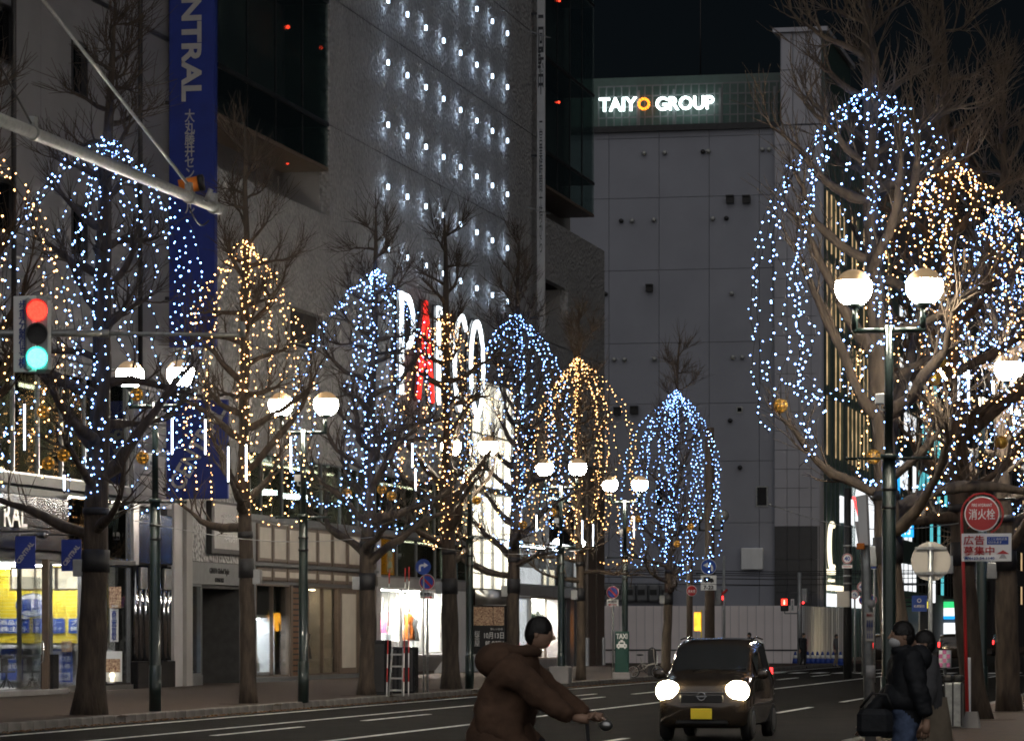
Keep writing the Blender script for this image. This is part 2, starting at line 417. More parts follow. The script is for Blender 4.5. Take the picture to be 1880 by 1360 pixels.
# ---------------------------------------------------------------- the ground
FX = -30.3                                   # street front of the big shops
KL, KR = -20.75, -5.8                        # kerb lines
LS, RS = 50.0, 40.0                          # where the pavements begin beyond the crossing
mb = MB(); mb.box(-500, 600, -60, 1500, -1.0, -.15); struct(mb.build('road', 'asphalt'))
def pavement(name, x0, x1, y0, y1):
    m = MB(); m.box(x0, x1, y0, y1, -.6, 0); return struct(m.build(name, 'paving'))
pave_l = pavement('pavement_left', -60, KL - .18, LS, 176)
pave_r = pavement('pavement_right', KR + .18, 30, RS, 420)
pave_f = pavement('pavement_far', -120, -19.0, 193, 700)
random.seed(4)
ks = MB(); ks.box(-.09, .09, -.31, .31, -.5, .012, bev=.02); kproto = ks.build('kerb_stone', 'kerb_stone')
def kerb(parent, x, y0, y1, first=None):
    y = y0; k = first
    while y < y1:
        o = k if k is not None else kproto.copy()
        if k is None: col.objects.link(o)
        k = None
        o.parent = parent; o.location = (x + random.uniform(-.008, .008), y + .32, random.uniform(-.008, .006)); y += .635
kerb(pave_l, KL - .09, LS, 128, kproto); kerb(pave_r, KR + .09, RS, 90)
for nm, x, y0, y1, p in (('kerb_run', KL - .09, 128, 176, pave_l), ('kerb_run', KR + .09, 90, 420, pave_r)):
    m = MB(); m.box(x - .09, x + .09, y0 + .2, y1, -.5, .01, bev=.02); m.build(nm, 'kerb_stone', p)
# painted lines
roadmark = lambda: MB()
def dash(x0, x1, y0, y1):
    m = MB(); m.box(x0, x1, y0, y1, -.149, -.146); o = m.build('lane_marking', 'paint_white'); struct(o); return o
for i in range(12): dash(-16.9, -16.76, 46 + i * 10, 46 + i * 10 + 5.5)
dash(-17.95, -17.82, 44, 96)
dash(-14.3, -14.15, 44, 176)
for i in range(9): dash(-10.0, -9.86, 50 + i * 12, 50 + i * 12 + 6)
dash(-20.2, -20.06, 52, 174)
dash(-13.9, -6.2, 140, 140.45); dash(-13.9, -6.2, 47.6, 48.05)
for i in range(16): dash(-20.0 + i * .9, -19.55 + i * .9, 146, 149.5)
for i in range(14): dash(-20.0 + i * 1.0, -19.5 + i * 1.0, 39, 42.5)
# leaf litter along the gutter
rng = np.random.default_rng(5)
N = 2600
lx = KL + .05 + np.abs(rng.normal(0, .12, N)); ly = rng.uniform(52, 130, N); lz = np.full(N, -.143) + rng.uniform(0, .02, N)
a = rng.uniform(0, 6.28, N); s_ = rng.uniform(.02, .045, N)
ca, sa = np.cos(a) * s_, np.sin(a) * s_
V = np.stack([np.stack([lx + ca, ly + sa, lz], 1), np.stack([lx - sa, ly + ca, lz + .015], 1), np.stack([lx - ca, ly - sa, lz], 1)], 1).reshape(-1, 3)
o = np_obj('leaf_litter', V, np.arange(N * 3).reshape(-1, 3), 'leaf_litter'); tag(o, 'brown fallen ginkgo leaves along the gutter of the kerb', 'leaves', kind='stuff')

# ---------------------------------------------------------------- facade helper: boxes on the shop front measured on the photograph
def S(x, d=0.): return on_lat(x, FX + d)[0]
def ZF(x, y, d=0.): return Zy(y, on_lat(x, FX + d)[1])
def fbox(mb, x0, x1, z0, z1, d0, d1, m=0, bev=0):      # columns x0..x1, heights in metres, d0..d1 out from the front
    return mb.box(FX + d0, FX + d1, S(x0), S(x1), z0, z1, m, bev)
def part(parent, name, mat, x0, x1, z0, z1, d0, d1, bev=0):
    m = MB(); fbox(m, x0, x1, z0, z1, d0, d1, 0, bev); return m.build(name, mat, parent)
def wall_holes(mb, s0, s1, z0, z1, holes, d0, d1, m=0):
    ss = sorted({s0, s1, *[h[0] for h in holes], *[h[1] for h in holes]}); 
    for a, b in zip(ss[:-1], ss[1:]):
        hs = sorted([(h[2], h[3]) for h in holes if h[0] <= a + 1e-6 and h[1] >= b - 1e-6]); z = z0
        for lo, hi in hs + [(z1, z1)]:
            if lo > z + 1e-6: mb.box(FX + d0, FX + d1, a, b, z, lo, m)
            z = max(z, hi)
def window(parent, s0, s1, z0, z1, rec=.14, fr=.07, pane='dark_glass', frame='dark_metal', back=None, mull=0):
    m = MB(); X = FX
    m.box(X - rec - .06, X + .03, s0, s0 + fr, z0, z1); m.box(X - rec - .06, X + .03, s1 - fr, s1, z0, z1)
    m.box(X - rec - .06, X + .035, s0 + fr, s1 - fr, z0, z0 + fr); m.box(X - rec - .06, X + .03, s0 + fr, s1 - fr, z1 - fr, z1)
    for i in range(mull):
        c = s0 + (s1 - s0) * (i + 1) / (mull + 1); m.box(X - rec - .05, X - rec + .05, c - .03, c + .03, z0 + fr, z1 - fr)
    w = m.build('window_frame', frame, parent)
    p = MB(); p.box(X - rec - .012, X - rec, s0 + fr, s1 - fr, z0 + fr, z1 - fr); p.build('pane', pane, w)
    return w
def panes(parent, x0, x1, z0, z1, n, d=-.1, mat='shop_glass', frame='silver', rail=.05, mull=.05):
    """a run of separate panes between mullions"""
    s0, s1 = S(x0), S(x1); w = (s1 - s0) / n
    fr = MB(); X = FX + d
    fr.box(X - .06, X + .07, s0, s1, z0, z0 + rail); fr.box(X - .06, X + .07, s0, s1, z1 - rail, z1)
    for i in range(n + 1):
        c = min(max(s0 + i * w, s0 + mull / 2), s1 - mull / 2); fr.box(X - .05, X + .06, c - mull / 2, c + mull / 2, z0 + rail, z1 - rail)
    f = fr.build('window_frame', frame, parent)
    for i in range(n):
        p = MB(); p.box(X - .008, X + .008, s0 + i * w + mull / 2, s0 + (i + 1) * w - mull / 2, z0 + rail, z1 - rail); p.build('pane', mat, f)
    return f
def room(parent, x0, x1, z0, z1, depth, wallm='beige_interior', light='white_light', lw=.5, d=-.2, lx=None):
    """an open box behind a shop window with a lit ceiling strip"""
    s0, s1 = S(x0), S(x1); X1 = FX + d; X0 = X1 - depth; m = MB()
    m.box(X0 - .1, X0, s0 - .1, s1 + .1, z0 - .1, z1 + .1); m.box(X0, X1, s0 - .1, s0, z0 - .1, z1 + .1); m.box(X0, X1, s1, s1 + .1, z0 - .1, z1 + .1)
    m.box(X0, X1, s0, s1, z0 - .1, z0); m.box(X0, X1, s0, s1, z1, z1 + .1)
    r = m.build('shop_room', wallm, parent)
    if light:
        l = MB(); xm = X0 + depth * (lx if lx is not None else .6); l.box(xm - lw / 2, xm + lw / 2, s0 + .2, s1 - .2, z1 - .05, z1 - .02); l.build('ceiling_light', light, r)
    return r

pm('globe_unlit', (.35, .34, .30), .2, coat=.6)

_b = MATS['glitter'].node_tree; _p = _b.nodes['Principled BSDF']; _b.links.remove(_p.inputs['Base Color'].links[0]); _p.inputs['Base Color'].default_value = (.10, .05, .012, 1)
# ================================================================ corner shop building (blue signs)
ce = thing('shop_building', 'grey ribbed corner building with yellow lit shutter and chrome shopfront', 'building', (FX, S(150), 0))
holes = []
for (xa, xb) in ((-22, 28), (131, 160)):
    for (za, zb) in ((15.6, 17.05), (11.4, 12.75), (19.7, 21.1)):
        holes.append((S(xa), S(xb), za, zb))
seams = [8.6, 14.05, 18.35, 30]
for za, zb in zip(seams[:-1], seams[1:]):
    for xa, xb in ((-120, 75), (75, 250), (250, 318)):
        m = MB(); hs = []
        for h in holes:
            if h[2] >= za and h[3] <= zb and h[1] > S(xa) and h[0] < S(xb): hs.append((max(h[0], S(xa) + .02), min(h[1], S(xb) - .02), h[2], h[3]))
        wall_holes(m, S(xa) + .02, S(xb) - .02, za + .03, zb - .03, hs, -.4, 0)
        m.build('wall_panel', 'ribbed_siding', ce)
m = MB(); m.box(FX - 12, FX - .3, S(-120), S(318), 8.6, 30); m.box(FX - 12, FX - 6, S(-120), S(318), 0, 8.6); m.build('wall_core', 'dark_wall', ce)
for h in holes: window(ce, h[0], h[1], h[2], h[3], pane='dark_glass')
for z in (14.05, 18.35): part(ce, 'floor_band', 'dark_metal', -120, 318, z - .06, z + .06, -.05, .05)
for x in (17, 250):
    m = MB(); m.tube([(FX + .12, S(x), 8.6), (FX + .12, S(x), 30)], .07, 8); m.build('drainpipe', 'dark_metal', ce)
# upper glass floor
part(ce, 'floor_slab', 'smooth_wall', -120, 318, 8.3, 8.6, -6, .02)
part(ce, 'floor_slab', 'dark_metal', -120, 246, 5.25, 5.5, -6, .06)
panes(ce, -120, 238, 5.5, 8.3, 8, d=-.08, mat='dark_glass', mull=.07)
room(ce, -118, 236, 5.6, 8.2, 2.6, 'beige_interior', 'warm_light', .35, d=-.3, lx=.3)
for x in (40, 95, 175, 215): part(ce, 'column', 'cream_panel', x, x + 14, 5.6, 8.2, -1.6, -1.1)
part(ce, 'corner_post', 'silver', 240, 250, 3.4, 8.6, -.3, .08)
m = MB()
for i in range(12): fbox(m, 251, 314, 5.05 + i * .295, 5.05 + i * .295 + .275, -.2, .02 + .012 * (i % 2))
m.build('siding', 'siding_white', ce)
# metal fascia with raised letters
for i, (xa, xb) in enumerate(((-120, -40), (-40, 34), (34, 122))): part(ce, 'fascia_panel', 'wavy_metal', xa + .4, xb - .4, 3.62, 5.0, -.1, .04, bev=.02)
part(ce, 'fascia_back', 'dark_metal', -120, 240, 3.5, 5.2, -.4, -.12)
panes(ce, 123, 240, 3.5, 5.1, 2, d=-.04, mat='smoke_glass', frame='chrome', mull=.06)
text(ce, 'CENTRAL', 4.3, .62, (FX + .09, S(0) - .55, 4.45), 'silver', '+x', bold=.02, extr=.05)
part(ce, 'canopy_edge', 'dark_metal', -120, 243, 3.38, 3.5, -.5, .10)
# chrome corner
for xa, xb in ((252, 281), (283, 314)): part(ce, 'mirror_panel', 'wavy_metal', xa, xb, 3.45, 4.85, -.1, .05, bev=.03)
part(ce, 'corner_core', 'dark_interior', 246, 316, 0, 5.05, -.6, -.14)
for x in (249, 258, 268, 283, 292, 302, 310):
    m = MB(); m.tube([(FX - .02, S(x), .75), (FX - .02, S(x), 3.4)], .09, 12); m.build('chrome_pillar', 'chrome', ce)
for xa, xb in ((254, 266), (298, 310)): part(ce, 'lamp_plate', 'silver', xa, xb, 2.75, 3.35, 0, .09, bev=.02)
part(ce, 'granite_base', 'granite_black', 246, 315, 0, .74, -.14, .12, bev=.02)
part(ce, 'pilaster', 'siding_white', 316, 332, 0, 5.6, -.4, .06); part(ce, 'pilaster', 'smooth_wall', 333, 344, 0, 5.6, -.4, .16)
# the lit shop behind the glass: louvred yellow shutter with printed boards, on a wall that looks down the street
YC = S(216)
def QX(x, y=None): return on_y(x, YC if y is None else y)[0]
room(ce, -118, 217, 0.05, 3.36, 5.2, 'white_board', None, d=-.12)
m = MB(); m.box(FX - 3.0, FX - .5, YC - 1.0, YC - .72, 3.27, 3.30); m.build('ceiling_light', 'shop_light', ce)
m = MB(); m.box(FX - 3.0, FX - .5, YC - 4.2, YC - 3.95, 3.27, 3.30); m.build('ceiling_light', 'shop_light', ce)
panes(ce, 38, 150, .12, 3.36, 2, d=-.05, mat='shop_glass', frame='silver', mull=.05)
panes(ce, 150, 240, .12, 3.36, 2, d=-.05, mat='shop_glass', frame='chrome', mull=.05)
part(ce, 'plinth', 'silver', -120, 241, 0.0, .12, -.2, .06)
sh = bpy.data.objects.new('shutter', None); col.objects.link(sh); sh.parent = ce; ORG[sh.name] = ORG[ce.name]
YS = YC - .25; lp0 = None
for i in range(21):
    if lp0 is None:
        lp = MB(); lp.box(QX(-60), QX(203), YS, YS + .03, 0, .092, bev=.01); lp0 = lp.build('slat', 'yellow_slat', sh); lp0.location = (0, 0, 1.26)
    else:
        c = lp0.copy(); col.objects.link(c); c.parent = sh; c.location = (0, 0, 1.26 + i * .1)
zc_ = on_y(90, YS)[1]; qz = lambda y: Zy(y, zc_)
bub = MB(); bub.disc((QX(66), YS - .02, qz(1110)), .48, 'y', 32, 0, .012, .32); bub.prism([(QX(50), qz(1126)), (QX(62), qz(1130)), (QX(45), qz(1150))], YS - .034, YS - .02)
bub.build('speech_bubble', 'white_board', ce)
rg = MB(); rg.tube([(QX(66) + .47 * math.cos(k * .1963), YS - .036, qz(1110) + .31 * math.sin(k * .1963)) for k in range(33)], .014, 4); rg.build('bubble_outline', 'sign_blue', ce)
text(ce, '買取', .66, .34, (QX(67), YS - .04, qz(1111)), 'sign_blue', '-y', bold=.006)
def blue_board(xa, xb, l1, l2):
    m = MB(); m.box(QX(xa), QX(xb), YS - .034, YS - .012, qz(1162), qz(1135), bev=.006); m.build('printed_board', 'sign_blue', ce)
    c = (QX(xa) + QX(xb)) / 2; w = (QX(xb) - QX(xa)) * .84
    text(ce, l1, w, .14, (c, YS - .042, qz(1142)), 'white_board', '-y', bold=.008); text(ce, l2, w, .14, (c, YS - .042, qz(1154)), 'white_board', '-y', bold=.008)
blue_board(3, 61, '商品券・', '株主券'); blue_board(67, 125, 'ジュエリー', '金・プラチナ'); blue_board(132, 192, 'ブランド', '時計')
for xa, xb in ((22, 63), (67, 101), (107, 150)):
    Yb = YS - 1.0; m = MB(); x0_, x1_ = QX(xa, Yb), QX(xb, Yb); m.box(x0_, x1_, Yb, Yb + .06, 2.72, 3.26); fo = m.build('light_box', 'cream_lit', ce)
    m = MB()
    for q in ((x0_ - .05, x0_, 2.67, 3.31), (x1_, x1_ + .05, 2.67, 3.31), (x0_, x1_, 2.67, 2.72), (x0_, x1_, 3.26, 3.31)): m.box(q[0], q[1], Yb - .03, Yb + .07, q[2], q[3])
    m.build('frame', 'brown_frame', fo)
m = MB(); m.box(QX(-40), QX(205), YS - .5, YS, 1.12, 1.2, bev=.02); m.build('counter_ledge', 'white_board', ce)
# posters under the shutter, facing down the street
def poster(xa, xb, z0, z1, dy, lines, label, bg='white_board', name='poster'):
    Yp = YS - dy; x0_, x1_ = QX(xa, Yp), QX(xb, Yp); t = thing(name, label, 'poster', (x0_, Yp, z0))
    m = MB(); m.box(x0_, x1_, Yp, Yp + .02, z0, z1); m.build('sheet', bg, t)
    for (txt, u, v, w, h, mt) in lines:
        text(t, txt, (x1_ - x0_) * w, (z1 - z0) * h, (x0_ + (x1_ - x0_) * u, Yp - .008, z0 + (z1 - z0) * v), mt, '-y', bold=.006)
    return t, x0_, x1_, Yp
t, x0_, x1_, Yp = poster(95, 133, .2, 1.1, .15, [('パス券', .62, .70, .64, .18, 'white_board'), ('JR券', .6, .46, .66, .18, 'white_board')], 'blue poster for ticket sales under the yellow shutter', bg='sign_blue')
m = MB(); m.box(x0_ + .06, x1_ - .06, Yp - .006, Yp, .25, .46); m.build('white_strip', 'white_board', t); text(t, '販売中', (x1_ - x0_) * .6, .14, ((x0_ + x1_) / 2, Yp - .012, .35), 'sign_blue', '-y', bold=.02)
poster(52, 83, .2, 1.1, .17, [('エリー', .6, .8, .6, .14, 'sign_blue'), ('ます!', .6, .58, .6, .14, 'sign_blue')], 'white poster with blue katakana beside the blue ticket poster')
poster(2, 42, .25, 1.1, .16, [('貴金属', .5, .75, .7, .2, 'white_board'), ('買取', .5, .45, .6, .2, 'white_board')], 'dark blue poster with white lettering by the shop door', bg='sign_blue')
t, x0_, x1_, Yp = poster(113, 133, 1.02, 1.32, .7, [], 'small red poster with a bowl of food above the ticket poster', bg='food_red')
m = MB(); m.disc(((x0_ + x1_) / 2, Yp - .001, 1.18), .1, 'y', 24, 0, .008, .06); m.build('bowl_picture', 'cream_panel', t)
t, x0_, x1_, Yp = poster(202, 217, 1.30, 2.16, 3.0, [], 'vertical white banner about gift vouchers inside the curved glass')
text(t, '商品券買取', (x1_ - x0_) * .62, .78, ((x0_ + x1_) / 2, Yp - .008, 1.73), 'ink_blue', '-y', vertical=True, bold=.01)
poster(200, 222, 2.18, 2.74, 3.05, [('SALE', .5, .1, .5, .1, 'white_board')], 'red and white notice taped above the voucher banner', bg='food_red')
t, x0_, x1_, Yp = poster(188, 224, .25, 1.05, 2.6, [], 'poster with red roses inside the curved shop window', bg='white_board')
m = MB(); m.box(x0_ + .05, x1_ - .05, Yp - .006, Yp, .5, .85); m.build('rose_picture', 'food_red', t)
m = MB(); m.tube([(x0_ + .3, Yp - .1, .25), (x0_ + .3, Yp - .1, .34)], .05, 10); m.sph((x0_ + .3, Yp - .1, .42), .08, 12, 8); tag(m.build('table_lamp', 'cream_lit', loc=(x0_ + .3, Yp - .1, .25)), 'small glowing lamp in front of the rose poster', 'lamp')
# stools in front of the counter
def stool(x, label):
    Y = YS - 1.3; X = QX(x, Y); t = thing('stool', label, 'stool', (X, Y, .05), group='stools in the shop window')
    m = MB(); m.tube([(X, Y, .46), (X, Y, .52)], [.24, .26], 16); m.build('seat', 'black', t)
    m = MB(); m.box(X - .27, X + .27, Y - .2, Y - .13, .84, .95, bev=.03); m.box(X - .1, X + .1, Y - .19, Y - .14, .5, .84); m.build('backrest', 'black', t)
    for a in (0, 1, 2, 3):
        ca, sa = math.cos(a * 1.571 + .785) * .2, math.sin(a * 1.571 + .785) * .2
        m = MB(); m.tube([(X, Y, .34), (X + ca, Y + sa, .05)], .02, 6); m.build('leg', 'black', t)
    m = MB(); m.tube([(X, Y, .3), (X, Y, .47)], .03, 8); m.build('post', 'black', t)
stool(96, 'black swivel stool in front of the blue ticket poster'); stool(60, 'black swivel stool in front of the white katakana poster'); stool(12, 'black swivel stool by the shop door')
# glass door porch
t = thing('glass_porch', 'glass porch box at the entrance of the yellow shutter shop', 'porch', (FX + 1.0, S(20), 0))
m = MB(); m.box(FX + .1, FX + 1.0, S(-100), S(58), 0, .14, bev=.02); m.build('sill', 'concrete', t)
m = MB(); m.box(FX + .93, FX + .95, S(-100), S(8), .16, 2.9); m.build('pane', 'shop_glass', t)
m = MB(); m.box(FX + .12, FX + .95, S(56), S(56) + .02, .16, 2.9); m.build('pane', 'shop_glass', t)
m = MB(); m.box(FX + .72, FX + .88, S(26), S(26) + .16, .14, 3.36); m.build('post', 'brown_frame', t)
m = MB(); m.tube([(FX + 1.0, S(5), .8), (FX + 1.06, S(5), .85), (FX + 1.06, S(5), 1.3), (FX + 1.0, S(5), 1.35)], .02, 8); m.build('handle', 'chrome', t)
m = MB(); m.box(FX + .62, FX + .98, S(30), S(30) + .4, .14, 1.0, bev=.02); tag(m.build('stone_pedestal', 'granite_black', loc=(FX + .9, S(30), .14)), 'polished stone pedestal in the glass porch', 'pedestal')
# small blue flags on rods
def flag(x0, x1, y0, y1, d, label):
    s = S(x0, d); z = on_lat(x0, FX + d)[1]; w = (x1 - x0) * z / F / CS; z1, z0 = Zy(y0, z), Zy(y1, z); X = FX + d
    t = thing('shop_flag', label, 'flag', (X, s, z0), group='small flags over the shop door')
    m = MB(); m.box(X, X + w, s - .012, s + .012, z0, z1); m.build('cloth', 'central_blue', t)
    text(t, 'CENTRAL', .62, .12, (X + w / 2, s - .02, (z0 + z1) / 2), 'central_letter', '-y', rot=math.radians(52), bold=.02)
    m = MB(); m.tube([(FX + .04, s, z1 + .12), (X + w + .35, s, z1 + .12)], .022, 8); m.tube([(X + .06, s, z1), (X + .06, s, z1 + .12)], .008, 5); m.tube([(X + w - .06, s, z1), (X + w - .06, s, z1 + .12)], .008, 5); m.build('rod', 'dark_metal', t)
    m = MB(); m.sph((FX + .1, s, z1 + .12), .1, 12, 8); m.build('rod_boss', 'chrome', t)
flag(28, 66, 984, 1044, .55, 'small blue flag with diagonal white lettering nearer the glass porch'); flag(113, 150, 990, 1048, .55, 'small blue flag with diagonal white lettering behind the thick ginkgo trunk')
# big vertical blade sign
def blade(name, label, x0, x1, y0, y1, d, mat, th=.12):
    s = S(x0, d); z = on_lat(x0, FX + d)[1]; w = (x1 - x0) * z / F / CS; Z1, Z0 = Zy(y0, z), Zy(y1, z); X = FX + d
    t = thing(name, label, 'sign', (X, s, Z0)); m = MB(); m.box(X, X + w, s - th / 2, s + th / 2, Z0, Z1, bev=.02); m.build('panel', mat, t)
    for k in (.1, .5, .9):
        m = MB(); zz = Z0 + (Z1 - Z0) * k; m.box(FX + .0, X + .1, s - .04, s + .04, zz - .05, zz + .05); m.build('bracket', 'dark_metal', t)
    return t, X, w, s - th / 2, Z0, Z1
t, X, w, sf, Z0, Z1 = blade('vertical_sign', 'tall dark blue vertical sign with white rotated lettering', 313, 398, -260, 638, .15, 'central_blue', .3)
zc = on_lat(313, FX)[1]
text(t, 'CENTRAL', Zy(-70, zc) - Zy(194, zc), .60, (X + w * .5, sf - .012, (Zy(-70, zc) + Zy(194, zc)) / 2), 'central_letter', '-y', rot=-math.pi / 2, bold=.035)
text(t, '大丸藤井セントラル', .30, Zy(208, zc) - Zy(398, zc), (X + w * .46, sf - .012, (Zy(208, zc) + Zy(398, zc)) / 2), 'central_letter', '-y', vertical=True, bold=.01)
t, X, w, sf, Z0, Z1 = blade('vertical_sign', 'shorter blue projecting sign with diagonal white lettering', 306, 422, 735, 916, .12, 'central_blue')
text(t, 'CENTRAL', 2.6, .50, (X + w * .5, sf - .012, (Z0 + Z1) / 2 + .05), 'central_letter', '-y', rot=math.radians(60), bold=.02)

# ================================================================ department store
pa = thing('department_store', 'tall department store with embossed grey wall and lit wall lamps', 'building', (FX, S(700), 0))
part(pa, 'core', 'dark_wall', 318, 1100, 8.2, 34, -14, -2.0); part(pa, 'core', 'dark_wall', 320, 1100, 0, 8.2, -14, -4.6)
# embossed panels; seams every storey
zs = [7.3, 10.35, 14.2, 18.45, 22.75, 27.1, 34]
XL = [400, 605]; 
def panel(xa, xb, za, zb, d0=-.35, hole=None):
    m = MB(); wall_holes(m, S(xa) + .012, S(xb) - .012, za + .02, zb - .02, [hole] if hole else [], d0, 0); m.build('wall_panel', 'relief_wall', pa)
h1 = (S(533), S(600), 10.75, 12.0); h2 = (S(1001), S(1042), 15.3, 16.9)
panel(318, 605, 7.3, 10.35); panel(318, 605, 10.37, 15.4, hole=h1)
for za, zb in zip(zs[:-1], zs[1:]):
    a = 865 if za < 11 else 605
    if za < 8:
        panel(605, 865, za, zb)
    elif za < 12:
        panel(605, 865, za, zb); panel(865, 967, 11.7, zb)
    else: panel(605, 967, za, zb)
    if za > 8: panel(967, 1000, max(za, 9.2), zb)
panel(1000, 1110, 9.2, 14.2); panel(1000, 1110, 14.2, 19.6, hole=h2)
part(pa, 'seam_back', 'dark_wall', 320, 864, 7.3, 15.3, -.5, -.37); part(pa, 'seam_back', 'dark_wall', 866, 944, 11.75, 15.3, -.5, -.37); part(pa, 'seam_back', 'dark_wall', 946, 1108, 9.2, 15.3, -.5, -.37); part(pa, 'seam_back', 'dark_wall', 606, 999, 15.3, 34, -.5, -.37)
for h in (h1, h2):
    m = MB(); m.box(FX - 1.3, FX - 1.2, h[0] - .05, h[1] + .05, h[2] - .1, h[3] + .1); m.box(FX - 1.2, FX - .36, h[0] - .05, h[0], h[2], h[3]); m.box(FX - 1.2, FX - .36, h[1], h[1] + .05, h[2], h[3]); m.box(FX - 1.2, FX - .36, h[0], h[1], h[2] - .05, h[2]); m.build('loggia', 'smooth_wall', pa)
# recess walls and the dark glazed bays at both ends
part(pa, 'recess_wall', 'smooth_wall', 318, 605, 15.42, 34, -1.9, -1.6); part(pa, 'recess_wall', 'smooth_wall', 1000, 1108, 19.62, 34, -1.9, -1.6)
part(pa, 'wall_edge', 'smooth_wall', 605, 607, 15.4, 34, -1.6, -.36)
def bay(xa, xb, zb):
    s0, s1 = S(xa), S(xb); D = 1.55
    levels = [zb, zb + 1.5, zb + 5.6, zb + 9.8, zb + 14]
    part(pa, 'bay_floor', 'brown_frame', xa, xb, zb - .12, zb, -1.6, .0)
    for i, z in enumerate(levels[1:]): part(pa, 'bay_floor', 'dark_metal', xa, xb, z - .14, z, -1.6, .02)
    for za, zc in zip(levels[:-1], levels[1:]):
        n = 4; w = (s1 - s0) / n
        for i in range(n):
            m = MB(); m.box(FX - .03, FX - .01, s0 + i * w + .03, s0 + (i + 1) * w - .03, za + .02, zc - .16); m.build('pane', 'bay_glass', pa)
            m = MB(); m.box(FX - .06, FX + .0, s0 + i * w - .03, s0 + i * w + .03, za + .02, zc - .16); m.build('mullion', 'dark_metal', pa)
        m = MB(); m.box(FX - 1.5, FX - .1, s1 - .02, s1, za + .02, zc - .16); m.build('pane', 'bay_glass', pa)
bay(400, 603, 17.0); bay(1000, 1091, 21.0)
for x, y in ((528, 298), (529, 50)):
    m = MB(); zz = on_lat(x, FX - .8)[1]; m.sph((FX - .8, on_lat(x, FX - .8)[0], Zy(y, zz)), .07, 8, 6); m.build('indicator_lamp', 'red_dot', pa)
for x, y in ((1028, 2), (1027, 188)):
    m = MB(); zz = on_lat(x, FX + .05)[1]; m.sph((FX + .03, on_lat(x, FX + .05)[0], Zy(y, zz)), .05, 8, 6); m.build('indicator_lamp', 'red_dot', pa)
# lit letters on the wall
pl = thing('wall_letters', 'large lit white letters with one red letter on the embossed wall', 'sign', (FX, S(790), 10))
def stroke(mb, pts, r, s0, wd, z0, h, X):
    P = [(X, s0 + p[0] * wd, z0 + p[1] * h) for p in pts]
    for i in range(len(P) - 1):
        a, b = Vector(P[i]), Vector(P[i + 1]); d = (b - a).normalized(); n = Vector((0, -d.z, d.y)) * r; e = d * r * .4
        q = [a - e - n, b + e - n, b + e + n, a - e + n]; o = Vector((.10, 0, 0))
        mb.add([*q, *[v + o for v in q]], [(0, 1, 2, 3), (7, 6, 5, 4), (0, 4, 5, 1), (1, 5, 6, 2), (2, 6, 7, 3), (3, 7, 4, 0)])
arc = lambda cx, cz, rx, rz, a0, a1, n=16: [(cx + rx * math.cos(math.radians(a0 + (a1 - a0) * i / n)), cz + rz * math.sin(math.radians(a0 + (a1 - a0) * i / n))) for i in range(n + 1)]
LET = {'P': [[(.15, 0), (.15, 1)], [(.15, .98)] + arc(.45, .73, .42, .25, 90, -90) + [(.15, .48)]],
       'A': [[(.05, 0), (.5, 1)], [(.5, 1), (.95, 0)], [(.22, .36), (.78, .36)]],
       'R': [[(.15, 0), (.15, 1)], [(.15, .98)] + arc(.45, .75, .40, .23, 90, -90) + [(.15, .52)], [(.45, .52), (.95, 0)]],
       'C': [arc(.55, .5, .48, .5, 50, 310, 24)], 'O': [arc(.5, .5, .46, .5, 0, 360, 32)]}
sa, sb = S(714), S(876); wd = (sb - sa) / 5
for i, ch in enumerate('PARCO'):
    m = MB()
    for j, st in enumerate(LET[ch]): stroke(m, st, .11 if not (ch in 'PR' and j == 0) else .15, sa + i * wd + .12, wd * .84, 10.1 - .0 * i, 3.55, FX + .30 + .002 * j)
    o = m.build('letter', 'neon_red' if ch == 'A' else 'neon_white', pl)
    m = MB()
    for j, st in enumerate(LET[ch]): stroke(m, st, .19, sa + i * wd + .12, wd * .84, 10.1, 3.55, FX + .12 + .003 * j)
    m.build('letter_case', 'dark_metal', pl)
m = MB()
for k in range(10): m.tube([(FX, sa + .4 + k * (sb - sa - .8) / 9, 11.9), (FX + .13, sa + .4 + k * (sb - sa - .8) / 9, 11.9)], .03, 6)
m.build('stand_off', 'dark_metal', pl)
# wall lamps throwing light up and down the embossed wall
wl0 = thing('wall_lamp', 'small white box lamp throwing light up and down the embossed wall', 'lamp', (0, 0, 0), group='lamps in rows on the department store wall')
m = MB(); m.box(0, .11, -.07, .07, -.09, .09, bev=.012); m.build('housing', 'central_letter', wl0, wld=False)
m = MB(); m.box(.112, .20, -.055, .055, -.095, .095, bev=.02); m.build('lens', 'wall_light', wl0, wld=False)
for sg in (1, -1):
    L = bpy.data.lights.new('beam', 'POINT'); L.energy = 3.0; L.color = (.60, .76, 1.0); L.shadow_soft_size = .03
    lo = bpy.data.objects.new('beam', L); col.objects.link(lo); lo.parent = wl0; lo.location = (.20, 0, .26 * sg)
first = True
cols8 = [703, 739, 772, 806, 836, 866, 896, 924]
for ci in range(8):
    sY = S(705) + (S(925) - S(705)) * ci / 7
    for r in range(7):
        z = 15.1 + 2.2 * r - .3 * 0 + (ci == 0) * 0
        o = wl0 if first else copy_tree(wl0); first = False
        o.location = (FX, sY, z)
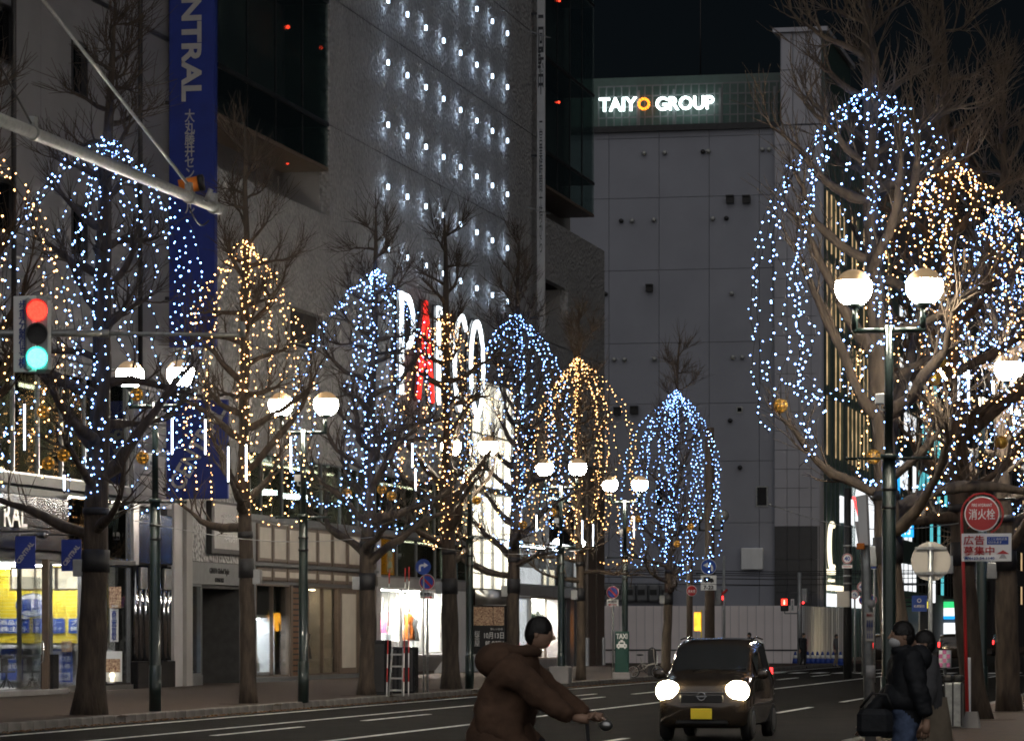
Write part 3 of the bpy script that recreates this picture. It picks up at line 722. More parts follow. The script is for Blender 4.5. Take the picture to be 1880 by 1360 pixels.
# vertical banner sign with brackets
t, X, w, sf, Z0, Z1 = blade('vertical_sign', 'narrow tall white sign with black characters hung beside the embossed wall', 986, 1001, -40, 612, .25, 'central_letter', .1)
zc = on_lat(986, FX)[1]
text(t, 'ー回転中', .26, 3.4, (X + w / 2, sf - .01, Zy(110, zc)), 'ink', '-y', vertical=True, bold=.02)
text(t, 'ー営業時間十時から', .15, 5.6, (X + w / 2, sf - .01, Zy(350, zc)), 'ink', '-y', vertical=True)
m = MB(); m.ring((X + w / 2, sf - .01, Zy(590, zc)), .13, .02, 'y'); m.build('emblem_ring', 'brown_frame', t)
for y in (80, 400):
    m = MB(); zz = Zy(y, zc); m.tube([(FX, sf - .8, zz + .2), (X + w + .25, sf, zz)], .02, 5); m.tube([(FX, sf + .8, zz + .2), (X + w + .25, sf, zz)], .02, 5); m.build('stay', 'grey_steel', t)

# ---------------------------------------------------------------- lower floors of the department store
part(pa, 'floor_slab', 'smooth_wall', 345, 1108, 7.15, 7.3, -4.6, .0)
part(pa, 'floor_slab', 'grey_fascia', 440, 866, 5.0, 5.14, -4.6, .05)
# first-floor glazing
panes(pa, 441, 690, 5.14, 7.15, 7, d=-.06, mat='dark_glass', frame='grey_fascia'); panes(pa, 690, 864, 5.14, 7.15, 5, d=-.06, mat='dark_glass', frame='grey_fascia')
room(pa, 441, 690, 5.16, 7.1, 3.2, 'cream_panel', 'warm_light', .22, d=-.3); room(pa, 692, 863, 5.16, 7.1, 3.2, 'cream_panel', 'warm_light', .2, d=-.3)
for x in (538, 592): part(pa, 'ceiling_light', 'white_light', x, x + 20, 6.0, 6.14, -1.4, -.9)
# tailor's shop
part(pa, 'relief_panel', 'relief_wall', 345, 442, 3.62, 5.7, -.3, .02); part(pa, 'wall_band', 'smooth_wall', 345, 442, 5.72, 7.14, -.3, .0)
t = thing('box_sign', 'black framed grey sign box on the embossed panel above the dark doorway', 'sign', (FX + .02, S(378), 3.9))
m = MB(); m.box(FX + .02, FX + .20, S(377), S(441), 3.86, 5.42, bev=.02); m.build('frame', 'black', t)
m = MB(); m.box(FX + .2, FX + .22, S(380.5), S(438), 4.02, 5.34); m.build('panel', 'central_letter', t)
text(t, 'GINZA Global Style', 1.9, .16, (FX + .225, S(410), 4.98), 'white_board', '+x'); text(t, 'COMFORT', 1.1, .13, (FX + .225, S(410), 4.74), 'white_board', '+x'); text(t, 'PARCO B1F', 1.3, .22, (FX + .225, S(410), 4.34), 'white_board', '+x')
part(pa, 'fascia', 'grey_fascia', 345, 443, 2.96, 3.6, -.3, .06)
text(pa, 'GINZA Global Style', 2.0, .22, (FX + .07, S(399), 3.34), 'ink', '+x'); text(pa, 'COMFORT', .9, .13, (FX + .07, S(399), 3.10), 'ink', '+x')
panes(pa, 345, 369, .3, 2.94, 1, d=-.05, mat='shop_glass', frame='grey_fascia', mull=.05)
part(pa, 'display_screen', 'screen_blue', 347, 367, .5, 1.5, -.5, -.42); part(pa, 'sill', 'grey_fascia', 345, 370, 0, .3, -.2, .04)
m = MB(); fbox(m, 371, 442, 0, 2.94, -1.9, -1.8); fbox(m, 371, 373, 0, 2.94, -1.8, -.02); fbox(m, 440, 443, 0, 2.94, -1.8, -.02); fbox(m, 373, 440, 2.85, 2.94, -1.8, -.02); m.build('doorway', 'dark_interior', pa)
m = MB(); fbox(m, 398, 430, 0.02, 2.3, -1.79, -1.74); m.build('door', 'dark_metal', pa)
part(pa, 'pier', 'grey_fascia', 443, 470, 0, 3.05, -.3, .0)
# window with lit display, slatted wood and dress window
panes(pa, 470, 531, .15, 3.05, 2, d=-.05, mat='shop_glass', frame='brown_frame', mull=.05)
room(pa, 470, 531, .3, 2.0, 1.3, 'white_board', 'cool_light', .2, d=-.5); part(pa, 'blind', 'dark_interior', 470, 531, 2.1, 3.04, -.5, -.45)
part(pa, 'pier', 'brown_frame', 532, 536, 0, 3.05, -.3, .04)
for i in range(16): part(pa, 'slat', 'brown_slat', 537, 553, .15 + i * .18, .15 + i * .18 + .12, -.12, .0)
part(pa, 'slat_back', 'dark_interior', 536, 566, 0, 3.05, -.4, -.2)
panes(pa, 566, 620, .15, 3.05, 2, d=-.05, mat='shop_glass', frame='brown_frame')
room(pa, 566, 620, .15, 3.0, 1.4, 'beige_interior', 'warm_light', .05, d=-.2); part(pa, 'light_panel', 'white_lit', 594, 616, 1.95, 2.95, -1.45, -1.38)
for xa, xb in ((622, 655), (656, 689)):
    q = part(pa, 'panel_frame', 'brown_frame', xa, xb, .15, 3.05, -.2, .03, bev=.03); part(q, 'panel_face', 'cream_panel', xa + 4, xb - 4, .35, 2.85, -.1, .045)
part(pa, 'base_course', 'grey_fascia', 443, 690, 0, .14, -.2, .05)
# two rows of cream panels in brown frames
part(pa, 'band_back', 'grey_fascia', 443, 691, 3.06, 5.0, -.4, -.03)
for i in range(8):
    xs = [471 + (690 - 471) * 1.0 * k / 8 for k in (i, i + 1)]
    for za, zb in ((3.74, 4.93), (3.16, 3.58)):
        q = part(pa, 'panel_frame', 'brown_frame', xs[0] + .6, xs[1] - .6, za, zb, -.1, .04, bev=.03)
        part(q, 'panel_face', 'cream_panel', xs[0] + 3.6, xs[1] - 3.6, za + .12, zb - .12, -.05, .052)
part(pa, 'ledge', 'grey_fascia', 443, 691, 3.62, 3.70, -.1, .10)
# bright fashion shop
part(pa, 'pier', 'siding_white', 690, 697, 0, 5.0, -.3, .05)
panes(pa, 697, 815, .75, 3.12, 3, d=-.05, mat='shop_glass', frame='silver'); room(pa, 697, 815, .72, 3.14, 2.2, 'white_board', 'white_light', .8, d=-.15)
m = MB(); m.prism([(FX + .05, .72), (FX + .05, .62), (FX - .35, .1), (FX - .6, .1), (FX - .6, .72)], S(697), S(815), 0, 'xz'); m.build('window_base', 'smooth_wall', pa)
part(pa, 'fascia', 'smooth_wall', 690, 865, 3.16, 3.5, -.4, .08)
panes(pa, 692, 864, 3.52, 4.98, 5, d=-.05, mat='dark_glass', frame='grey_fascia'); room(pa, 692, 864, 3.54, 4.96, 1.6, 'brown_frame', 'warm_light', .05, d=-.2)
m = MB(); fbox(m, 723, 750, 3.62, 4.9, -.5, -.42); b = m.build('lit_sign', 'orange_lit', pa); text(pa, '古着屋本舗', .9, 1.1, (FX - .41, S(736.5), 4.26), 'cream_lit', '+x', vertical=True, bold=.02)
text(pa, '春雪', .5, 1.0, (FX - .4, S(800), 4.3), 'white_board', '+x', vertical=True, bold=.02)
for xa, c in ((833, 'cream_lit'), (847, 'white_lit')): part(pa, 'lit_sign', c, xa, xa + 12, 3.6, 4.7, -.5, -.42)
part(pa, 'white_pier', 'white_board', 816, 866, 0, 3.14, -.4, .04)
# atrium
part(pa, 'atrium_back', 'atrium_lit', 866, 944, 3.3, 11.6, -.6, -.5); part(pa, 'atrium_end', 'atrium_lit', 942.5, 943.5, 3.3, 11.6, -.5, -.12); panes(pa, 866, 944, 3.25, 11.6, 4, d=-.04, mat='shop_glass', frame='silver', mull=.06)
for z in (5.3, 7.3, 9.4): part(pa, 'transom', 'silver', 866, 944, z, z + .07, -.12, .06)
part(pa, 'atrium_roof', 'smooth_wall', 864, 946, 11.6, 11.7, -1, .06)
Yp = S(884); PX = lambda x: on_y(x, Yp)[0]
m = MB(); m.tube([((PX(868) + PX(927)) / 2, Yp + .45, 2.64), ((PX(868) + PX(927)) / 2, Yp + .45, 3.24)], .64, 28); m.build('silver_drum', 'silver', pa)
t = thing('wall_poster', 'black poster announcing an opening date beside the bright entrance', 'poster', (PX(868), Yp, .2))
m = MB(); m.box(PX(868), PX(927), Yp, Yp + .8, 0, 2.62, bev=.02); m.build('pylon', 'ink', t)
for xa, xb in ((869.5, 905), (906, 925.5)):
    m = MB(); m.box(PX(xa), PX(xb), Yp - .012, Yp - .002, 1.82, 2.56); m.build('food_picture', 'food_red', t)
text(t, '新しいお店', .5, .09, (PX(912), Yp - .012, 1.68), 'white_board', '-y'); text(t, '10月13日', .80, .26, (PX(907), Yp - .012, 1.42), 'white_board', '-y', bold=.012); text(t, '8F OPEN', .74, .24, (PX(908), Yp - .012, 1.08), 'white_board', '-y', bold=.012)
text(t, '桜茶屋', .22, .62, (PX(876), Yp - .012, 1.3), 'white_board', '-y', vertical=True)
part(pa, 'entrance_wall', 'white_board', 866, 945, 0, .68, -.3, .0); part(pa, 'entrance_pier', 'cream_panel', 928, 945, .7, 3.2, -.3, .03)
# shops by the far corner
part(pa, 'lit_window', 'white_lit', 950, 980, .9, 2.95, -.4, -.3); panes(pa, 946, 1030, .4, 3.05, 3, d=-.05, mat='shop_glass', frame='cream_panel', mull=.12)
room(pa, 982, 1030, .4, 3.0, 2.0, 'white_board', 'white_light', .5, d=-.15); part(pa, 'window_base', 'smooth_wall', 946, 1030, 0, .38, -.4, .03)
part(pa, 'red_strip', 'tail_red', 984, 1028, .95, .99, -.5, -.45)
part(pa, 'fascia', 'smooth_wall', 946, 1058, 3.08, 3.5, -.4, .10); part(pa, 'yellow_strip', 'yellow_slat', 948, 952, 3.6, 5.3, -.1, .06)
panes(pa, 953, 1058, 3.55, 5.3, 2, d=-.05, mat='shop_glass', frame='silver'); room(pa, 953, 1058, 3.55, 5.3, 1.5, 'grey_fascia', 'cool_light', .05, d=-.2)
for xa, xb, mt in ((966, 982, 'teal_lit'), (985, 1026, 'white_lit'), (1035, 1050, 'cream_lit')): part(pa, 'lit_display', mt, xa, xb, 3.62, 4.35, -.9, -.8)
part(pa, 'upper_panel', 'white_board', 956, 1006, 5.4, 7.6, -.2, .05); panes(pa, 1006, 1058, 5.4, 7.6, 2, d=-.05, mat='dark_glass', frame='silver'); room(pa, 1006, 1058, 5.4, 7.6, 1.5, 'far_green', 'cool_light', .12, d=-.2)
part(pa, 'wall_band', 'smooth_wall', 946, 1062, 7.7, 9.15, -.4, .0)
m = MB(); m.sph((FX + .5, S(1046), 5.55), .2, 12, 8); b = m.build('floodlight', 'cool_light', pa); m = MB(); m.box(FX, FX + .45, S(1046) - .05, S(1046) + .05, 5.5, 5.6); m.build('bracket', 'dark_metal', b)
part(pa, 'glass_panel', 'far_green', 1060, 1068, 4.9, 7.6, -.2, .03)
part(pa, 'orange_strip', 'orange_lit', 1047, 1051, .9, 2.4, -.3, -.22)
for xa, xb in ((1031, 1036), (1040, 1046), (1053, 1059)): part(pa, 'pillar', 'grey_fascia', xa, xb, 0, 3.05, -.4, .02)
for xa, xb in ((1060, 1072), (1078, 1092), (1094, 1108)):
    part(pa, 'dark_pillar', 'brown_frame', xa, xb, 0, 9.15, -.5, .05)
part(pa, 'dark_back', 'dark_wall', 1058, 1108, 0, 9.15, -.9, -.6); part(pa, 'white_marker', 'white_board', 1075, 1078, 0, 1.3, -.1, .1); part(pa, 'white_marker', 'white_board', 1104, 1107, 0, 1.3, .06, .12)
part(pa, 'end_wall', 'relief_wall', 1108.2, 1109.6, 9.2, 19.6, -14, -.4)

# people-shaped dummies and goods in the bright window
def mannequin(x, d, z0, mat, label, h=1.55):
    X, Y = FX + d, S(x); t = thing('mannequin', label, 'mannequin', (X, Y, z0), group='mannequins in the bright shop window')
    m = MB(); m.tube([(X, Y, z0 + .0), (X, Y, z0 + .02)], .16, 14); m.tube([(X, Y, z0 + .02), (X, Y, z0 + h * .45)], .02, 6); m.build('stand', 'silver', t)
    m = MB(); m.tube([(X, Y, z0 + h * .30), (X, Y, z0 + h * .5), (X, Y, z0 + h * .62), (X, Y, z0 + h * .78), (X, Y, z0 + h * .85)], [.24, .2, .14, .2, .08], 14)
    for sg in (-1, 1): m.tube([(X, Y + sg * .19, z0 + h * .79), (X + .03, Y + sg * .26, z0 + h * .6), (X + .08, Y + sg * .24, z0 + h * .44)], [.06, .055, .05], 8)
    m.build('dress', mat, t)
    m = MB(); m.tube([(X, Y, z0 + h * .84), (X, Y, z0 + h * .9)], .045, 10); m.sph((X, Y, z0 + h * .95), (.08, .07, .1), 12, 8); m.build('head', 'white_cloth', t)
mannequin(784, -.7, .74, 'orange_cloth', 'mannequin in an orange coat in the bright shop window', 1.75)
mannequin(711, -.8, .74, 'orange_cloth', 'mannequin in orange clothes beside the black cabinets', 1.6)
mannequin(760, -1.2, .74, 'pink', 'mannequin in a pink top in the middle of the bright window', 1.5)
mannequin(806, -1.0, .74, 'grey_cloth', 'mannequin in grey in the bright window next to the sign post', 1.6)
mannequin(742, -1.5, .74, 'pink', 'small mannequin in pink behind the white display block', 1.3)
mannequin(602, -.8, .15, 'grey_cloth', 'mannequin in a long grey dress behind dark glass', 1.7)
for x, w, z1, nm, lb in ((737, 10, 1.5, 'white_lit', 'bright white display block in the fashion window'), (768, 12, 1.25, 'silver', 'silver display block in the fashion window')):
    m = MB(); m.box(FX - 1.1, FX - .6, S(x), S(x + w), .74, z1, bev=.02); tag(m.build('display_block', nm, loc=(FX - .8, S(x), .74)), lb, 'display')
# shrub shaped tree with small lamps in the corner window
t = thing('topiary_tree', 'dark rounded tree with tiny lights in a pot in the corner shop window', 'tree', (FX - .5, S(1003), .42))
m = MB(); m.tube([(FX - .5, S(1003), .42), (FX - .5, S(1003), .8)], [.28, .34], 14); m.build('pot', 'food_red', t)
m = MB(); m.tube([(FX - .5, S(1003), .8), (FX - .5, S(1003), 1.2)], .05, 8); m.build('trunk', 'bark', t)
rr = np.random.default_rng(8); N = 2600
d = rr.normal(size=(N, 3)); d /= np.linalg.norm(d, axis=1)[:, None]; r = .95 * rr.uniform(.55, 1, N)[:, None]
P = d * r * np.array([.55, .85, .75]) + np.array([FX - .5, S(1003), 1.75]); q = rr.normal(0, .05, (N, 3, 3))
np_obj('crown', (P[:, None, :] + q).reshape(-1, 3), np.arange(N * 3).reshape(-1, 3), 'xmas_green', t)
m = MB()
for k in range(70):
    dd = rr.normal(size=3); dd /= np.linalg.norm(dd); p = dd * np.array([.55, .85, .75]) * .98 + np.array([FX - .5, S(1003), 1.75]); m.sph(tuple(p), .022, 5, 3)
m.build('light_chain', 'cream_lit', t)
# goods in the small lit display
random.seed(2)
for k in range(5):
    x = 474 + k * 11; m = MB(); h = random.uniform(.2, .7); m.tube([(FX - .9, S(x), .3), (FX - .9, S(x), .3 + h * .7), (FX - .9, S(x), .3 + h)], [.16, .13, .05], 10)
    tag(m.build('vase', ['white_cloth', 'brown_frame', 'silver', 'xmas_green', 'cream_panel'][k], loc=(FX - .9, S(x), .3)), ['white', 'brown', 'silver', 'green', 'cream'][k] + ' tapered vase in the low lit display window', 'vase')
# ================================================================ far block with rooftop sign, and what stands round it
YT = 205.0
def TX(x, Y=YT): return on_y(x, Y)[0]
def TZ(x, y, Y=YT): return Zy(y, on_y(x, Y)[1])
ta = thing('office_block', 'blank grey panelled office block with lit rooftop letters', 'building', (TX(1300), YT, 0))
XR = TX(1511)
Zt = TZ(1260, 237)
m = MB(); m.box(TX(1040), XR - .1, YT + .15, YT + 40, 0, Zt - .1); m.box(TX(1432), XR - .15, YT + .15, YT + 14, Zt - .1, TZ(1470, 60) - .1); m.build('core', 'far_wall', ta)
gx = [1040, 1118, 1210, 1302, 1394, 1423]; gy = [237, 252, 362, 495, 629, 741, 847, 960, 1075, 1200]
for xa, xb in zip(gx[:-1], gx[1:]):
    for ya, yb in zip(gy[:-1], gy[1:]):
        m = MB(); m.box(TX(xa) + .014, TX(xb) - .014, YT, YT + .2, max(0, TZ(1250, yb)) + .014, TZ(1250, ya) - .014); m.build('wall_panel', 'far_wall', ta)
tx = [1423, 1446, 1468, 1490, 1506]; n = 0
zt0, zt1 = TZ(1460, 966), TZ(1460, 232)
rows = 21
for xa, xb in zip(tx[:-1], tx[1:]):
    for r in range(rows):
        h = (zt1 - zt0) / rows; m = MB(); m.box(TX(xa) + .012, TX(xb) - .012, YT - .25, YT + .1, zt0 + r * h + .012, zt0 + (r + 1) * h - .012); m.build('tile', 'far_tile', ta)
    for r in range(4):
        h = zt0 / 4; m = MB(); m.box(TX(xa) + .01, TX(xb) - .01, YT - .24, YT + .1, r * h + .01, (r + 1) * h - .01); m.build('tile', 'far_dark_tile', ta)
m = MB(); m.tube([(XR - .25, YT + .05, 0), (XR - .25, YT + .05, zt1)], .3, 14); m.build('corner_column', 'far_tile', ta)
# roof tower
zt2 = TZ(1470, 60)
for xa, xb in ((1434, 1456), (1456, 1480), (1480, 1508)):
    for za, zb in ((zt1 + .1, zt1 + (zt2 - zt1) * .6), (zt1 + (zt2 - zt1) * .6, zt2)):
        m = MB(); m.box(TX(xa) + .02, TX(xb) - .02, YT - .1, YT + .2, za + .02, zb - .02); m.build('tower_panel', 'far_tile', ta)
m = MB(); m.box(TX(1420), XR + .3, YT - .4, YT + 14, zt2, zt2 + .25); m.build('tower_cap', 'far_tile', ta)
m = MB(); m.box(XR - .2, XR + .05, YT + .4, YT + 13.5, zt1 + .5, zt2 - .02); m.build('tower_side', 'far_green', ta)
# street side: green frame, warm lit windows
m = MB(); m.box(XR - .3, XR - .12, YT + .4, YT + 40, 0, Zt - .1); m.build('side_wall', 'far_green', ta)
for k in range(26):
    yk = YT + 1.2 + k * 1.45
    for za, zb in ((TZ(1530, 830), TZ(1530, 720)), (TZ(1530, 700), TZ(1530, 600)), (TZ(1530, 580), TZ(1530, 470)), (TZ(1530, 450), TZ(1530, 340))):
        if (k * 7 + int(za)) % 5 == 0: continue
        m = MB(); m.box(XR - .14, XR - .06, yk, yk + 1.1, za, zb); m.build('window', 'warm_window' if za < 26 else 'dark_glass', ta)
for k in range(18):
    m = MB(); yk = YT + .6 + k * 2.2; m.box(XR - .12, XR + .10, yk, yk + .25, 0, Zt); m.build('fin', 'far_green', ta)
for za, zb, mt, y0, y1 in ((TZ(1530, 990), TZ(1530, 870), 'white_lit', 16, 38), (TZ(1530, 950), TZ(1530, 900), 'white_lit', 8, 15), (TZ(1530, 1112), TZ(1530, 1088), 'white_lit', 1, 20), (TZ(1530, 1082), TZ(1530, 1072), 'cream_lit', 1, 12)):
    m = MB(); m.box(XR - .1, XR + .12, YT + y0, YT + y1, za, zb); m.build('lit_window', mt, ta)
# lit crescent and small sign plates near the corner
m = MB(); m.ring((XR + .2, YT + 2.8, TZ(1528, 1000)), 1.35, .13, 'x', 24, 6, 0, math.radians(60), math.radians(300)); m.build('crescent_sign', 'cream_lit', ta)
for ya, yb, y0, y1 in ((1043, 1053, 1.6, 4.6), (1060, 1066, 2.2, 4.2)):
    m = MB(); m.box(XR + .02, XR + .2, YT + y0, YT + y1, TZ(1530, yb), TZ(1530, ya)); m.build('lit_plate', 'cream_lit', ta)
# rooftop frame and letters
rs = thing('rooftop_sign', 'steel lattice with lit white letters and an orange ring on the office block', 'sign', (TX(1260), YT, Zt))
za, zb = Zt + .25, TZ(1260, 152)
m = MB(); m.box(TX(1040), TX(1432), YT + 1.2, YT + 1.4, za, zb + .6); m.build('screen', 'far_green', rs)
m = MB(); m.box(TX(1040), TX(1432), YT - .3, YT + 1.0, Zt - .1, Zt + .25); m.build('base_beam', 'dark_metal', rs)
for k in range(24):
    x = TX(1096) + (TX(1424) - TX(1096)) * k / 23; m = MB(); m.box(x - .035, x + .035, YT + .5, YT + .57, za, zb); m.build('bar', 'grey_fascia', rs)
for k in range(5):
    z = za + (zb - za) * k / 4; m = MB(); m.box(TX(1094), TX(1428), YT + .57, YT + .63, z - .04, z + .04); m.build('rail', 'grey_fascia', rs)
for x in (1170, 1235, 1320, 1420):
    m = MB(); m.box(TX(x) - .08, TX(x) + .08, YT + .4, YT + .5, za, zb - .3); m.build('post', 'grey_fascia', rs)
zl = TZ(1200, 190); hL = TZ(1200, 178) - TZ(1200, 203)
cx = lambda a, b: ((TX(a) + TX(b)) / 2, YT + .2, TZ((a + b) / 2, 191 - ((a + b) / 2 - 1135) * .02))
text(rs, 'TAIY', TX(1168) - TX(1099), hL, cx(1099, 1168), 'sign_letter_lit', '-y', bold=.018, extr=.1)
text(rs, 'GROUP', TX(1310) - TX(1203), hL, cx(1203, 1310), 'sign_letter_lit', '-y', bold=.018, extr=.1)
m = MB(); c = cx(1169, 1193)
for k in range(12):
    a0 = k * math.pi / 6 + .06; m.ring((c[0], c[1], c[2]), .30, .085, 'y', 3, 6, 0, a0, a0 + math.pi / 6 - .12)
m.build('orange_ring', 'sign_orange_lit', rs)
m = MB(); m.box(TX(1160), TX(1300), YT + 4, YT + 12, zb, TZ(1260, 126)); m.box(TX(1300), TX(1430), YT + 4, YT + 12, zb, TZ(1260, 120)); m.build('plant_room', 'dark_wall', ta)
m = MB(); m.tube([(TX(1257), YT + 6, TZ(1260, 126)), (TX(1257), YT + 6, 41)], .04, 5); m.build('mast', 'dark_metal', ta)
# small fittings on the blank wall
def vent(x, y, r, mat='galvanised'):
    m = MB(); m.tube([(TX(x), YT, TZ(x, y)), (TX(x), YT - .18, TZ(x, y))], r, 12); m.sph((TX(x), YT - .18, TZ(x, y)), (r, r * .5, r), 12, 6); m.build('vent', mat, ta)
for x, y, mt in ((1183, 282, 'galvanised'), (1221, 281, 'galvanised'), (1291, 279, 'dark_metal'), (1301, 278, 'galvanised'), (1400, 275, 'galvanised'), (1412, 275, 'galvanised'), (1141, 406, 'dark_metal'), (1161, 406, 'galvanised'), (1201, 404, 'galvanised'), (1309, 402, 'galvanised'), (1334, 401, 'dark_metal'), (1344, 539, 'galvanised'), (1112, 540, 'dark_metal'), (1128, 660, 'galvanised'), (1147, 660, 'galvanised'), (1202, 659, 'galvanised'), (1346, 656, 'galvanised'), (1363, 656, 'galvanised'), (1341, 772, 'dark_metal'), (1359, 858, 'dark_metal')):
    vent(x, y, .13, mt)
def hood(x0, x1, y0, y1, mat='black', lit=False):
    m = MB(); m.box(TX(x0), TX(x1), YT - .3, YT + .02, TZ(x0, y1), TZ(x0, y0)); m.prism([(TX(x0), TZ(x0, y0)), (TX(x1), TZ(x0, y0)), (TX(x1), TZ(x0, y0) + .08), (TX(x0), TZ(x0, y0) + .08)], YT - .42, YT, 0); m.build('exhaust_hood', mat, ta)
for q in ((1334, 1348, 362, 374), (1364, 1378, 362, 374), (1187, 1199, 525, 536), (1158, 1172, 748, 760), (1128, 1140, 750, 762)): hood(*q)
for x0, x1, y0, y1 in ((1388, 1410, 892, 930), (1352, 1364, 746, 758), (1203, 1219, 890, 930)):
    m = MB(); m.box(TX(x0), TX(x1), YT - .06, YT - .01, TZ(x0, y1), TZ(x0, y0)); f = m.build('window_frame', 'galvanised', ta)
    m = MB(); m.box(TX(x0) + .08, TX(x1) - .08, YT - .075, YT - .061, TZ(x0, y1) + .08, TZ(x0, y0) - .08); m.build('pane', 'smoke_glass' if x0 != 1388 else 'granite_black', f)
m = MB(); m.box(TX(1362), TX(1402), YT - .35, YT, TZ(1380, 1045), TZ(1380, 1006), bev=.03); m.build('metal_cover', 'hoarding_shiny', ta)
for k in range(6):
    m = MB(); x = 1105 + k * 22; m.box(TX(x), TX(x + 20), YT - .6, YT - .1, TZ(x, 1104), TZ(x, 1072), bev=.1); f = m.build('louvre_unit', 'grey_fascia', ta)
    m = MB(); m.box(TX(x + 3), TX(x + 16), YT - .63, YT - .601, TZ(x, 1092), TZ(x, 1082)); m.build('slot', 'black', f)
# far neighbours along the street
def far_block(name, label, x0, y0, y1, h, mat, rows=0, lit='warm_window', wall_x=None, seed=1, dens=.25):
    X = wall_x if wall_x is not None else XR
    t = thing(name, label, 'building', (X, y0, 0)); m = MB(); m.box(X - 26, X, y0, y1, 0, h); m.build('wall', mat, t)
    m = MB(); m.box(X - 26.2, X + .2, y0 - .2, y1 + .2, h, h + .4); m.build('parapet', mat, t); random.seed(seed)
    for r in range(rows):
        z = 4.5 + r * 3.6; k = y0 + 1.0
        while k < y1 - 2:
            m = MB(); m.box(X - .05, X + .03, k, k + 2.2, z, z + 1.9); f = m.build('window', lit if random.random() < dens else 'smoke_glass', t); k += 3.2
    return t, X
t, X = far_block('narrow_building', 'narrow building with bright white lit bands behind the road signs', 0, 247, 262, 26, 'far_green', 6, 'white_lit', XR + .2, 3, .75)
t, X = far_block('mid_building', 'darker building carrying the white vertical sign', 0, 263, 290, 22, 'dark_wall', 5, 'teal_lit', XR, 5, .3)
t, X = far_block('dark_building', 'tall dark brown building with only a few lit windows', 0, 291, 345, 44, 'dark_wall', 11, 'warm_window', XR - .5, 7, .06)
t, X = far_block('end_building', 'low distant building past the tall dark one', 0, 347, 520, 28, 'dark_wall', 6, 'warm_window', XR, 9, .25)
t, X = far_block('opposite_building', 'distant dark building closing the end of the street', 0, 560, 600, 34, 'dark_wall', 0, 'warm_window', 60, 11, .1)
def lit_blade(x0, x1, y0, y1, z, mat, label, txt=None, tm='ink', vertical=True, th=.25):
    p = W(x0, y1, z); w = (x1 - x0) * z / F; h = (y1 - y0) * z / F
    t = thing('lit_sign', label, 'sign', p); m = MB(); m.box(p.x, p.x + w, p.y, p.y + th, p.z, p.z + h, bev=.03); m.build('panel', mat, t)
    m = MB(); m.box(min(XR, p.x - .05), p.x, p.y + .08, p.y + .16, p.z + h * .2, p.z + h * .2 + .12); m.build('bracket', 'dark_metal', t); m = MB(); m.box(min(XR, p.x - .05), p.x, p.y + .08, p.y + .16, p.z + h * .8, p.z + h * .8 + .12); m.build('bracket', 'dark_metal', t)
    if txt: text(t, txt, w * .72, h * .86, (p.x + w / 2, p.y - .01, p.z + h / 2), tm, '-y', vertical=vertical, bold=.03)
    return t
lit_blade(1652, 1679, 716, 958, 262, 'white_lit', 'tall white lit vertical sign behind the ginkgo limb', None)
lit_blade(1640, 1672, 602, 682, 262, 'pink_lit', 'pink and white lit sign above the tall white one')
lit_blade(1600, 1622, 640, 700, 255, 'pink_lit', 'small pale pink lit sign beside the ginkgo trunk')
lit_blade(1563, 1583, 660, 760, 240, 'teal_lit', 'teal lit sign on the edge of the office block')
lit_blade(1655, 1677, 914, 986, 240, 'cyan_lit', 'bright blue lit bank sign with white characters', '七銀行', 'white_lit')
lit_blade(1640, 1652, 865, 905, 242, 'cyan_lit', 'small blue lit sign above the bank sign')
lit_blade(1680, 1700, 905, 948, 250, 'food_red', 'dull red square sign beside the bank sign', 'C', 'cream_panel', False)
lit_blade(1570, 1592, 880, 1005, 243, 'white_lit', 'white lit sign column between office block and signal pole')
# street-level lights in the distance
t = thing('convenience_store', 'distant lit store front with green, white and blue stripes', 'shop', W(1735, 1200, 285))
p = W(1696, 1205, 285); q = W(1790, 1120, 285); xa, xb, y = p.x, q.x, p.y
m = MB(); m.box(xa, xb, y, y + 8, 0, 4.2); m.build('wall', 'grey_fascia', t)
for z0, z1, mt in ((3.5, 4.0, 'green_lit'), (2.85, 3.5, 'white_lit'), (2.6, 2.85, 'cyan_lit'), (.3, 2.3, 'white_lit')):
    m = MB(); m.box(xa + .1, xb - .1, y - .2, y + .02, z0, z1); m.build('lit_band' if z0 > 2.4 else 'shop_window', mt, t)
lit_blade(1678, 1704, 1104, 1116, 250, 'yellow_lit', 'small yellow lit sign above the blue guide board', th=.2)
lit_blade(1712, 1717, 1066, 1106, 250, 'white_lit', 'thin white lit strip sign near the round sign back', th=.2)
m = None
gb = W(1674, 1122, 200); t = thing('guide_board', 'blue road guide board with white marks in the distance', 'sign', gb)
m = MB(); m.box(gb.x, gb.x + .85, gb.y, gb.y + .06, gb.z, gb.z + .9); m.build('panel', 'sign_blue', t); m = MB(); m.tube([(gb.x + .42, gb.y + .09, 0), (gb.x + .42, gb.y + .09, gb.z + .9)], .05, 8); m.build('post', 'grey_steel', t)
text(t, '札幌駅前', .6, .16, (gb.x + .42, gb.y - .01, gb.z + .3), 'sign_white', '-y'); m = MB(); m.ring((gb.x + .42, gb.y - .01, gb.z + .62), .1, .02, 'y'); m.build('emblem', 'sign_white', t)

